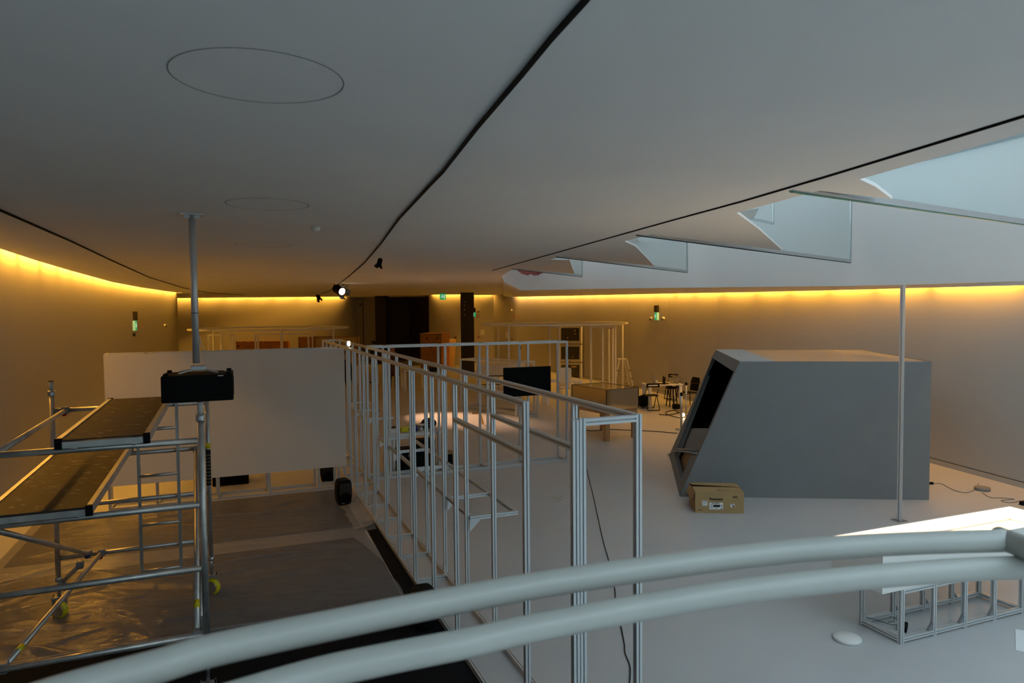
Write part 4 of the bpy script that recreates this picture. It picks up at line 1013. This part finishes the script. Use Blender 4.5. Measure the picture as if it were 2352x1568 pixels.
# mirrored plinth on timber legs
m0 = atz(1392, 1016); m0.z = 0
mq = m0
mleft = atz(1329, 882.5, 1.235); mfront = atz(1393, 895.5, 1.235); mright = atz(1466.5, 889.5, 1.235)
ex = Vector((mright.x-mfront.x, mright.y-mfront.y, 0)); ey = Vector((mleft.x-mfront.x, mleft.y-mfront.y, 0)); ey = Vector((-ex.y, ex.x, 0)).normalized()*min(1.45, ey.length)
f0 = Vector((mfront.x, mfront.y, 0))
pl = thing('mirrored_plinth', 'mirrored box plinth reflecting the amber wall, on thick pine legs', 'plinth', f0+ex/2+ey/2, math.atan2(ex.y, ex.x))
ZB = .74
for nm, P, nn in (('front_mirror', [f0, f0+ex], ey), ('side_mirror', [f0, f0+ey], ex), ('back_mirror', [f0+ey, f0+ey+ex], -ey), ('end_mirror', [f0+ex, f0+ex+ey], -ex)):
    i_ = nn.normalized()*.012
    obj(nm, MB().prism([P[0]+ZUP*ZB, P[1]+ZUP*ZB, P[1]+ZUP*1.225, P[0]+ZUP*1.225], i_), M_MIRROR, pl)
obj('mirror_top', MB().prism([f0+ZUP*1.225, f0+ex+ZUP*1.225, f0+ex+ey+ZUP*1.225, f0+ey+ZUP*1.225], ZUP*.012), M_MIRROR, pl)
b = MB(); cs_ = [f0, f0+ex, f0+ex+ey, f0+ey]
for i in range(4): b.bar(cs_[i]+ZUP*1.238, cs_[(i+1) % 4]+ZUP*1.238, .022, .008)
for c_ in cs_: b.bar(c_+ZUP*ZB, c_+ZUP*1.238, .016, .016)
obj('edge_trim', b, M_INK, pl)
obj('underframe', MB().box(f0+ex/2+ey/2+ZUP*(ZB-.05), (ex.length-.04, ey.length-.04, .10), math.atan2(ex.y, ex.x)), M_WOOD, pl)
for a_, b__ in ((.06, .06), (.94, .06), (.06, .94), (.94, .94)):
    c_ = f0+ex*a_+ey*b__; obj('leg', MB().box(c_+ZUP*(ZB-.1)/2, (.12, .12, ZB-.1), math.atan2(ex.y, ex.x)), M_WOOD, pl)
p = f0+ex*.12+ey*.3+ZUP*1.237
# white table with a round backed white chair
p = atz(1292, 930); tb = table('white_table', p+Vector((0, .35, 0)), 1.25, .8, .80, .15, 'white table before the dark pictures, lit legs', square=True, legr=.05, cat='table')
def shell_chair(p, rz, label):
    t = thing('white_chair', label, 'chair', p, rz)
    obj('seat', MB().box((0, 0, .45), (.46, .45, .04), bev=.01), M_WHITE, t, local=True)
    b = MB(); b.prism([(-.22, .22, .45), (.22, .22, .45), (.22, .24, 1.08)] + [(.22*math.cos(a*PI/6), .24, 1.08+.06*math.sin(a*PI/6)) for a in range(1, 6)] + [(-.22, .24, 1.08)], (0, .02, 0)); obj('backrest', b, M_WHITE, t, local=True)
    for x in (-.19, .19):
        for y in (-.18, .19): obj('leg', MB().tube((x, y, 0), (x, y, .44), .018), M_WHITE, t, local=True)
shell_chair(Vector((p.x+.22, p.y+1.1, 0)), 0.1, 'white chair with rounded tall back behind the white table')
for (x, y), lab, sx in (((938, 897), 'white table half hidden behind the frames near the wooden crate', 1.0), ((828, 884), 'pale table in front of the masked person', 1.0)):
    p = atz(x, y); table('white_table', p+V*.3+U*.3, sx, .7, .82, TH, lab, legr=.05, square=True)
# step ladder
p = atz(1428, 894); L_ = thing('step_ladder', 'grey folding aluminium step ladder at the right wall', 'ladder', (p.x, p.y, 0), .18)
H_, sp_ = 1.20, .42
obj('top_platform', MB().box((0, 0, H_), (.36, .30, .03), bev=.005), M_ALU, L_, local=True)
for sx in (-1, 1):
    for sy in (-1, 1): obj('stile', MB().bar((sx*.15, sy*.16, H_-.02), (sx*sp_, sy*.22, 0), .07, .03), M_ALU, L_, local=True)
    for z in (.12, .43, .75):
        x_ = sx*(.15+(sp_-.15)*(1-z/H_)); w_ = .16+.06*(1-z/H_)
        o = obj('tread', MB().box((x_, 0, z), (.08, w_*2, .025)), M_ALU, L_, local=True)
        for sy in (-1, 1): obj('tread_cap', MB().box((x_-sx*.0, sy*w_, z+.01), (.10, .04, .035)), M_INK, o, local=True)
# desk with laptops, folding chairs, bag, barrier posts
p = atz(1527, 938); dsk = table('desk', Vector((p.x+.02, p.y+.5, 0)), 1.15, .75, .745, .12, 'white desk with three laptops left of the grey cabinet', legr=.055)
dc = Vector((p.x+.02, p.y+.5, .745))
def laptop(c, rz, label, m=M_GREYPL, ang=105):
    t = thing('laptop', label, 'laptop', c, rz)
    obj('base', MB().box((0, 0, .009), (.32, .22, .016)), m, t, local=True)
    a = math.radians(ang); obj('lid', MB().bar((0, .11, .015), (0, .11-math.cos(a)*.23*1, .015+math.sin(a)*.23), .32, .008, up=(1, 0, 0)), m, t, local=True)
    obj('keys', MB().box((0, .02, .0175), (.27, .10, .002)), M_INK, t, local=True)
laptop(dc+Vector((-.36, .04, .002)), -.9, 'grey laptop at the left end of the desk, screen tilted back', M_GREYPL, 120)
laptop(dc+Vector((.0, -.14, .002)), PI+.05, 'black laptop with its back to the camera, middle of the desk', M_BLACK, 95)
laptop(dc+Vector((.36, .06, .002)), PI+.5, 'olive grey laptop at the right of the desk', M_STEEL, 105)
obj('mug', MB().lathe([(.035, 0), (.04, .09), (.034, .09), (.03, .01)], dc+Vector((-.16, .12, .002)), 14), M_WHITE, None, label='small white mug between the laptops', cat='mug')
_fc = {}
def folding_chair(p, rz, label):
    t = thing('folding_chair', label, 'chair', p, rz, 'black folding chairs at the desk')
    if not _fc:
        def tubes(*runs):
            b = MB()
            for r_ in runs: b.path(r_, .013, 8)
            return b
        _fc['seat'] = MB().box((0, 0, .45), (.42, .40, .025), bev=.008).mesh('seat', M_BLACK)
        b = MB(); b.box((0, .235, .82), (.42, .022, .045), bev=.008).box((0, .225, .735), (.42, .022, .035), bev=.008).box((-.185, .23, .775), (.05, .02, .12), bev=.006).box((.185, .23, .775), (.05, .02, .12), bev=.006); _fc['backrest'] = b.mesh('backrest', M_BLACK)
        _fc['front_frame'] = tubes([(-.21, -.26, .02), (-.21, -.05, .42), (-.20, .12, .56), (-.19, .23, .80)], [(.21, -.26, .02), (.21, -.05, .42), (.20, .12, .56), (.19, .23, .80)], [(-.21, -.26, .014), (.21, -.26, .014)]).mesh('front_frame', M_BLACK)
        _fc['rear_frame'] = tubes([(-.19, .30, .02), (-.19, .05, .44)], [(.19, .30, .02), (.19, .05, .44)], [(-.19, .30, .014), (.19, .30, .014)]).mesh('rear_frame', M_BLACK)
    for k, me in _fc.items(): obj(k, me, None, t, local=True)
p = atz(1494, 940); folding_chair(p, PI-.25+PI, 'black folding chair in front of the desk, back towards the camera') if False else folding_chair(p, .15+PI, 'black folding chair left of the desk, nearest to the mirrored plinth')
p = atz(1560, 925); folding_chair(Vector((p.x+.05, p.y+1.2, 0)), -.5, 'black folding chair behind the right end of the desk')
# tall black chair and stool at the right end of the desk
p = atz(1543, 933); stl = thing('stool', 'black stool with slim legs under the right end of the desk', 'stool', p, .2)
obj('seat', MB().lathe([(.16, 0), (.18, .02), (.17, .05)], (0, 0, .58), 18), M_BLACK, stl, local=True)
for k in range(4):
    a = PI/4+k*PI/2; obj('leg', MB().tube((.12*math.cos(a), .12*math.sin(a), .58), (.19*math.cos(a), .19*math.sin(a), 0), .018), M_BLACK, stl, local=True)
obj('foot_ring', MB().path([(.165*math.cos(k*PI/8), .165*math.sin(k*PI/8), .2) for k in range(16)], .01, 6, True), M_BLACK, stl, local=True)
p = atz(1577, 935); ch = thing('shell_chair', 'black moulded chair turned sideways at the right end of the desk', 'chair', Vector((p.x+.1, p.y+.2, 0)), -1.2)
obj('seat', MB().box((0, 0, .46), (.42, .42, .03), bev=.012), M_BLACK, ch, local=True)
b = MB(); b.prism([(-.20, .20, .50), (.20, .20, .50), (.22, .27, .82), (.16, .29, .93), (-.16, .29, .93), (-.22, .27, .82)], (0, .025, 0)); obj('backrest', b, M_BLACK, ch, local=True)
for x in (-.17, .17):
    for y in (-.17, .18): obj('leg', MB().tube((x, y, .45), (x*1.2, y*1.25, 0), .014), M_BLACK, ch, local=True)
p = atz(1483, 937); b = MB(); b.ball((p.x-.02, p.y+.28, .19), .2, (1.2, .7, 1.0), 16)
for v in b.bm.verts: v.co.z = max(.004, v.co.z)
o = obj('backpack', b, M_BLACK, None, label='black backpack slumped on the floor under the front folding chair', cat='bag'); obj('strap', MB().path([(p.x-.30, p.y+.1, .03), (p.x-.2, p.y+.08, .10), (p.x-.1, p.y+.12, .3)], .015, 6), M_BLACK, o)
def stanchion(p, h, label):
    t = thing('barrier_post', label, 'barrier post', (p.x, p.y, 0))
    obj('base', MB().lathe([(.16, 0), (.16, .015), (.03, .04)], p, 24), M_STEEL, t)
    obj('pole', MB().tube(p+ZUP*.03, p+ZUP*(h-.05), .03), M_STEEL, t)
    obj('head', MB().lathe([(.034, 0), (.036, .07), (.028, .085)], p+ZUP*(h-.09), 16), M_BLACK, t)
    return t
sA, sB = atz(1565, 986), atz(1576, 952)
ta = stanchion(sA, .97, 'steel barrier post nearest the slanted cabinet front'); tb_ = stanchion(sB, .97, 'steel barrier post behind the nearer one')
obj('belt', MB().bar(sA+ZUP*.91, sA+Vector((1.2, 1.0, .87)), .05, .006, up=ZUP), M_BLACK, ta); obj('belt', MB().bar(sB+ZUP*.91, sB+Vector((1.35, .7, .93)), .05, .006, up=ZUP), M_BLACK, tb_)
p = atz(1569, 958); o = obj('floor_lamp', MB().lathe([(.06, 0), (.06, .02), (.04, .03)], p, 16), M_BRASS, None, label='small glowing floor uplight behind the barrier post', cat='lamp'); obj('bulb', MB().ball(p+ZUP*.07, .05), M_LIT, o)
cable('cable', ((1514, 951), (1530, 953), (1550, 950), (1568, 945), (1552, 942), (1532, 945), (1530, 950), (1550, 957), (1566, 959), (1575, 952), (1556, 946), (1548, 938)), .012, 'tangle of black cable on the floor below the desk')
p = atz(1553, 939); obj('power_strip', MB().box(p+ZUP*.08, (.20, .16, .16), .3, bev=.02), M_BLACK, None, label='black box with cables on the floor under the desk', cat='box')

# ring canopies on slim legs
def ring_canopy(cx_, Y, r, z, legs, label):
    c = Vector((cx_, Y, 0)); t = thing('ring_canopy', label, 'canopy', c)
    obj('ring', MB().path([(cx_+r*math.cos(k*2*PI/72), Y+r*math.sin(k*2*PI/72), z) for k in range(72)], .035, 8, True), M_WHITE, t)
    for x, sgn, lit in legs:
        v = ray(x, 740); k = v.x/v.y               # leg stands on the circle at that bearing
        A_, B_, C_ = 1+k*k, -2*(Y+k*cx_), Y*Y+cx_*cx_-r*r; D_ = max(0, B_*B_-4*A_*C_)
        y_ = (-B_+sgn*math.sqrt(D_))/(2*A_); obj('leg', MB().tube((k*y_, y_, 0), (k*y_, y_, z), .032), M_WHITE, t)
    return t
zc = aty(1273, 743, 26).z
ring_canopy(1.58, 26, 2.70, zc, ((1144, 1, 0), (1168, -1, 0), (1430, 1, 0)), 'large white ring canopy on thin legs before the pictures, right')
zc = aty(622, 754, 27).z
ring_canopy(-9.35, 27, 2.92, zc, ((489, 1, 0), (507, -1, 0), (647, -1, 0), (717, 1, 0), (765, -1, 0)), 'large white ring canopy behind the white board, left')
def far_frame(xs, Y0, Y1, ytop, label):
    P0 = [aty(x, ytop, Y0+(Y1-Y0)*(x-xs[0])/(xs[-1]-xs[0])) for x in xs]; h = sum(p.z for p in P0)/len(P0)
    t = thing('far_frame', label, 'frame', (P0[0].x, P0[0].y, 0), 0)
    for p in P0: bar('post', (p.x, p.y, 0), (p.x, p.y, h-.06), t, .06, m=M_WHITE)
    bar('top_rail', (P0[0].x-.03, P0[0].y, h-.03), (P0[-1].x+.03, P0[-1].y, h-.03), t, .06, m=M_WHITE)
    return t
far_frame((1357, 1384, 1413), 25.6, 25.0, 749, 'pale upright frame of three posts inside the right ring canopy')
far_frame((1262, 1284), 27.4, 27.2, 749, 'pale upright pair of posts left of the dark pictures')
far_frame((1398, 1407), 26.6, 26.2, 752, 'slim pale pair of posts beside the step ladder')
far_frame((478, 530, 537), 27.0, 27.2, 767, 'leftmost pale frame inside the left ring canopy')
far_frame((586, 592, 645, 708), 27.3, 27.6, 765, 'wide pale frame inside the left ring canopy, in front of the orange crate')

# crates
def crate(name, p, sx, sy, h, rz, label, m=M_CRATE, battens=True):
    t = thing(name, label, 'crate', (p.x, p.y, 0), rz)
    obj('body', MB().box((0, 0, h/2), (sx, sy, h)), m, t, local=True)
    if battens:
        for z in (h-.05, h*.74, h*.40, .06): obj('batten', MB().box((0, -sy/2-.012, z), (sx, .03, .07)), M_PLY, t, local=True)
        for x in (-1, 1): obj('batten', MB().box((x*(sx/2-.03), -sy/2-.012, h/2), (.06, .028, h)), M_PLY, t, local=True)
        for x in (-.2, .28): obj('stencil', MB().box((x*sx, -sy/2-.001, h*.86), (.09, .004, .10)), M_INK, t, local=True)
        obj('stencil', MB().box((0, -sy/2-.001, h*.62), (.16, .004, .07)), M_INK, t, local=True)
    return t
p = aty(1000, 843, 38.2); p.z = 0
crate('wooden_crate', p, 1.28, 1.0, 1.95, -.35, 'tall wooden transport crate with battens before the lit back wall')
p = aty(604, 800, 41.6); cr1 = crate('flat_crate', p, 3.1, .35, aty(604, 783, 41.6).z, 0, 'long low orange crate against the back wall', M_CRATE, False)
hh = aty(604, 783, 41.6).z
obj('batten', MB().box((0, -.19, hh*.62), (3.1, .03, .07)), M_PLY, cr1, local=True); obj('stencil', MB().box((-1.4, -.178, hh*.80), (.10, .004, .12)), M_INK, cr1, local=True)
for x in (-1.25, -.8, .1, 1.2): obj('clamp', MB().box((x, -.18, hh-.03), (.08, .03, .06)), M_BRASS, cr1, local=True)
p = aty(774, 790, 38); hh = aty(774, 772, 38).z
cr2 = crate('panel_crate', p, 2.4, .22, hh, 0, 'wide framed tan panel crate right of the orange crates', M_TAN, False)
obj('frame', MB().box((0, -.12, hh-.03), (2.4, .03, .06)).box((-1.17, -.12, hh/2), (.06, .03, hh)).box((1.17, -.12, hh/2), (.06, .03, hh)).box((0, -.12, .03), (2.4, .03, .06)), M_PLY, cr2, local=True)
p = aty(709, 790, 40.5); hh = aty(709, 773, 40.5).z; cr3 = crate('flat_crate', p, 1.1, .3, hh, 0, 'small orange crate standing left of the tan panel crate', M_CRATE, False)
obj('batten', MB().box((0, -.165, hh*.66), (1.1, .03, .07)).box((-.52, -.165, hh/2), (.06, .03, hh)), M_PLY, cr3, local=True)
p = aty(1030, 845, 38.6); o = obj('leaning_board', MB().prism([(p.x-.34, p.y, 0), (p.x+.30, p.y, 0), (p.x+.36, p.y+1.2, 1.55), (p.x-.22, p.y+1.2, 1.60)], (0, .03, 0)), M_PLYL, None, label='light plywood board leaning right of the wooden crate', cat='board')
p = atz(996, 853); obj('blue_bag', MB().box(p+ZUP*.12, (.42, .3, .24), 0, bev=.04), M_NAVY, None, label='dark blue bag on the floor before the wooden crate', cat='bag')
# flat platform trolleys left of the black screen
p = atz(1150, 905); tr_ = thing('platform_trolley', 'low white platform with black rails behind the low spotlit frame', 'trolley', p+Vector((0, 2, 0)))
obj('platform', MB().box((p.x, p.y+2, .75), (1.9, .9, .5)), M_WHITE, tr_)
obj('edge_rail', MB().box((p.x, p.y+1.54, .55), (2.0, .03, .03)).box((p.x, p.y+1.54, .20), (2.0, .03, .03)), M_INK, tr_)
for x in (-.9, .9):
    for y in (1.6, 2.4): obj('leg', MB().box((p.x+x, p.y+y, .25), (.05, .05, .5)), M_INK, tr_)

# ================================================================== PEOPLE (far away, standing)
def person(p, h, rz, label, top, legs_, hair, skin=M_SKIN, mask=False, coat=False, hairstyle='short', cap=False):
    """one continuous skinned body; clothes are zones of its material, hair and mask are children"""
    t = thing('person', label, 'person', (p.x, p.y, 0), rz)
    k = h/1.75
    m = bpy.data.materials.new('clothed_figure'); m.use_nodes = True; nt = m.node_tree; bs = nt.nodes['Principled BSDF']; bs.inputs['Roughness'].default_value = .8
    tc = nt.nodes.new('ShaderNodeTexCoord'); sx = nt.nodes.new('ShaderNodeSeparateXYZ'); nt.links.new(tc.outputs['Object'], sx.inputs[0])
    mr = nt.nodes.new('ShaderNodeMapRange'); mr.inputs['From Max'].default_value = h; nt.links.new(sx.outputs['Z'], mr.inputs['Value'])
    rp = nt.nodes.new('ShaderNodeValToRGB'); rp.color_ramp.interpolation = 'CONSTANT'; e = rp.color_ramp.elements
    e[0].position = 0; e[0].color = (.01, .01, .01, 1); e[1].position = .05; e[1].color = (*legs_, 1)
    x = e.new(.30 if coat else .53); x.color = (*top, 1); x = e.new(.835); x.color = (.40, .21, .12, 1)
    nt.links.new(mr.outputs[0], rp.inputs[0]); nt.links.new(rp.outputs[0], bs.inputs['Base Color'])
    Vt, Ed, Rd = [], [], []
    def add(pt, r, par=None):
        Vt.append(Vector(pt)*k); Rd.append(r*k); i = len(Vt)-1
        if par is not None: Ed.append((par, i))
        return i
    pel = add((0, 0, .95), .135); wst = add((0, 0, 1.10), .125, pel); chs = add((0, -.01, 1.30), .155, wst); nb_ = add((0, 0, 1.45), .075, chs)
    nk = add((0, -.01, 1.51), .052, nb_); h1 = add((0, -.02, 1.60), .085, nk); h2 = add((0, -.015, 1.68), .082, h1); nose = add((0, -.105, 1.60), .014, h1)
    for s_ in (-1, 1):
        sh = add((s_*.17, 0, 1.41), .062, nb_); el = add((s_*.22, .02, 1.14), .042, sh); wr_ = add((s_*.22, -.10, .92), .030, el); hd = add((s_*.22, -.13, .86), .034, wr_)
        for f_, (dx, l_) in enumerate(((-.03, .075), (-.01, .085), (.01, .08), (.03, .065))):
            a_ = add((s_*.22+dx, -.15, .82), .0095, hd); add((s_*.22+dx, -.155, .82-l_+.02), .008, a_)
        a_ = add((s_*.19, -.17, .85), .010, hd); add((s_*.185, -.19, .82), .0085, a_)
        hp = add((s_*.10, 0, .88), .10, pel); kn = add((s_*.11, -.015, .49), .062, hp); an = add((s_*.11, .02, .10), .043, kn); he = add((s_*.11, .03, .045), .042, an); to = add((s_*.12, -.16, .035), .034, he)
        er = add((s_*.082, -.005, 1.605), .016, h1)
    if coat:
        add((0, 0, .70), .17, pel)
    me = bpy.data.meshes.new('body'); me.from_pydata([tuple(v) for v in Vt], Ed, []); me.update()
    o = bpy.data.objects.new('body', me); COL.objects.link(o); o.parent = t; me.materials.append(m)
    md = o.modifiers.new('skin', 'SKIN'); md.use_smooth_shade = True
    for i, v in enumerate(me.skin_vertices[0].data): v.radius = (Rd[i], Rd[i]); v.use_root = (i == 0)
    sb = o.modifiers.new('sub', 'SUBSURF'); sb.levels = 1; sb.render_levels = 2
    b = MB()
    if hairstyle == 'short': b.ball((0, .012*k, 1.685*k), .098*k, (.95, 1.05, .92))
    else: b.ball((0, .012*k, 1.68*k), .104*k, (.95, 1.05, 1.0)); b.ball((0, .05*k, 1.57*k), .085*k, (1.0, .8, 1.3))
    for v in b.bm.verts:
        if v.co.y < -.045*k and v.co.z < 1.70*k: v.co.y = -.045*k
    obj('hair', b, hair, t, local=True)
    for s_ in (-1, 1): obj('eye', MB().ball((s_*.032*k, -.092*k, 1.635*k), .011*k), M_INK, t, local=True)
    if mask: obj('face_mask', MB().ball((0, -.065*k, 1.575*k), .062*k, (.95, .8, .85)), M_PAPER, t, local=True)
    else: obj('mouth', MB().box((0, -.098*k, 1.555*k), (.05*k, .01, .01)), M_RED, t, local=True)
    if coat:
        obj('coat', MB().lathe([(.27*k, .52*k), (.25*k, .8*k), (.21*k, 1.1*k), (.225*k, 1.36*k), (.12*k, 1.46*k)], n=20, M=Matrix.Diagonal((1, .72, 1, 1))), mat('brown_coat', (.085, .036, .018), .9), t, local=True)
    return t
p = atz(859, 880); person(p, 1.84, -1.2, 'dark haired person in black with a white face mask, beyond the frames', (.012, .014, .022), (.012, .012, .016), M_INK, mask=True)
p = atz(903, 893); person(p, 1.80, .3, 'red haired person in a long brown coat, beyond the frames', (.085, .036, .018), (.012, .01, .01), mat('auburn_hair', (.20, .05, .015), .7), coat=True, hairstyle='long')
p = atz(792, 926); person(p, 1.80, .2, 'person in black seen in the gap right of the white board', (.01, .01, .012), (.01, .01, .012), mat('dark_auburn_hair', (.10, .025, .012), .7))
p = atz(780, 884); person(p, 1.80, 1.2, 'brown haired person whose head shows above the white board end', (.03, .03, .04), (.02, .02, .03), mat('brown_hair', (.09, .04, .02), .7))
# scaffolding board, dark object beside it on the floor is left as carpet
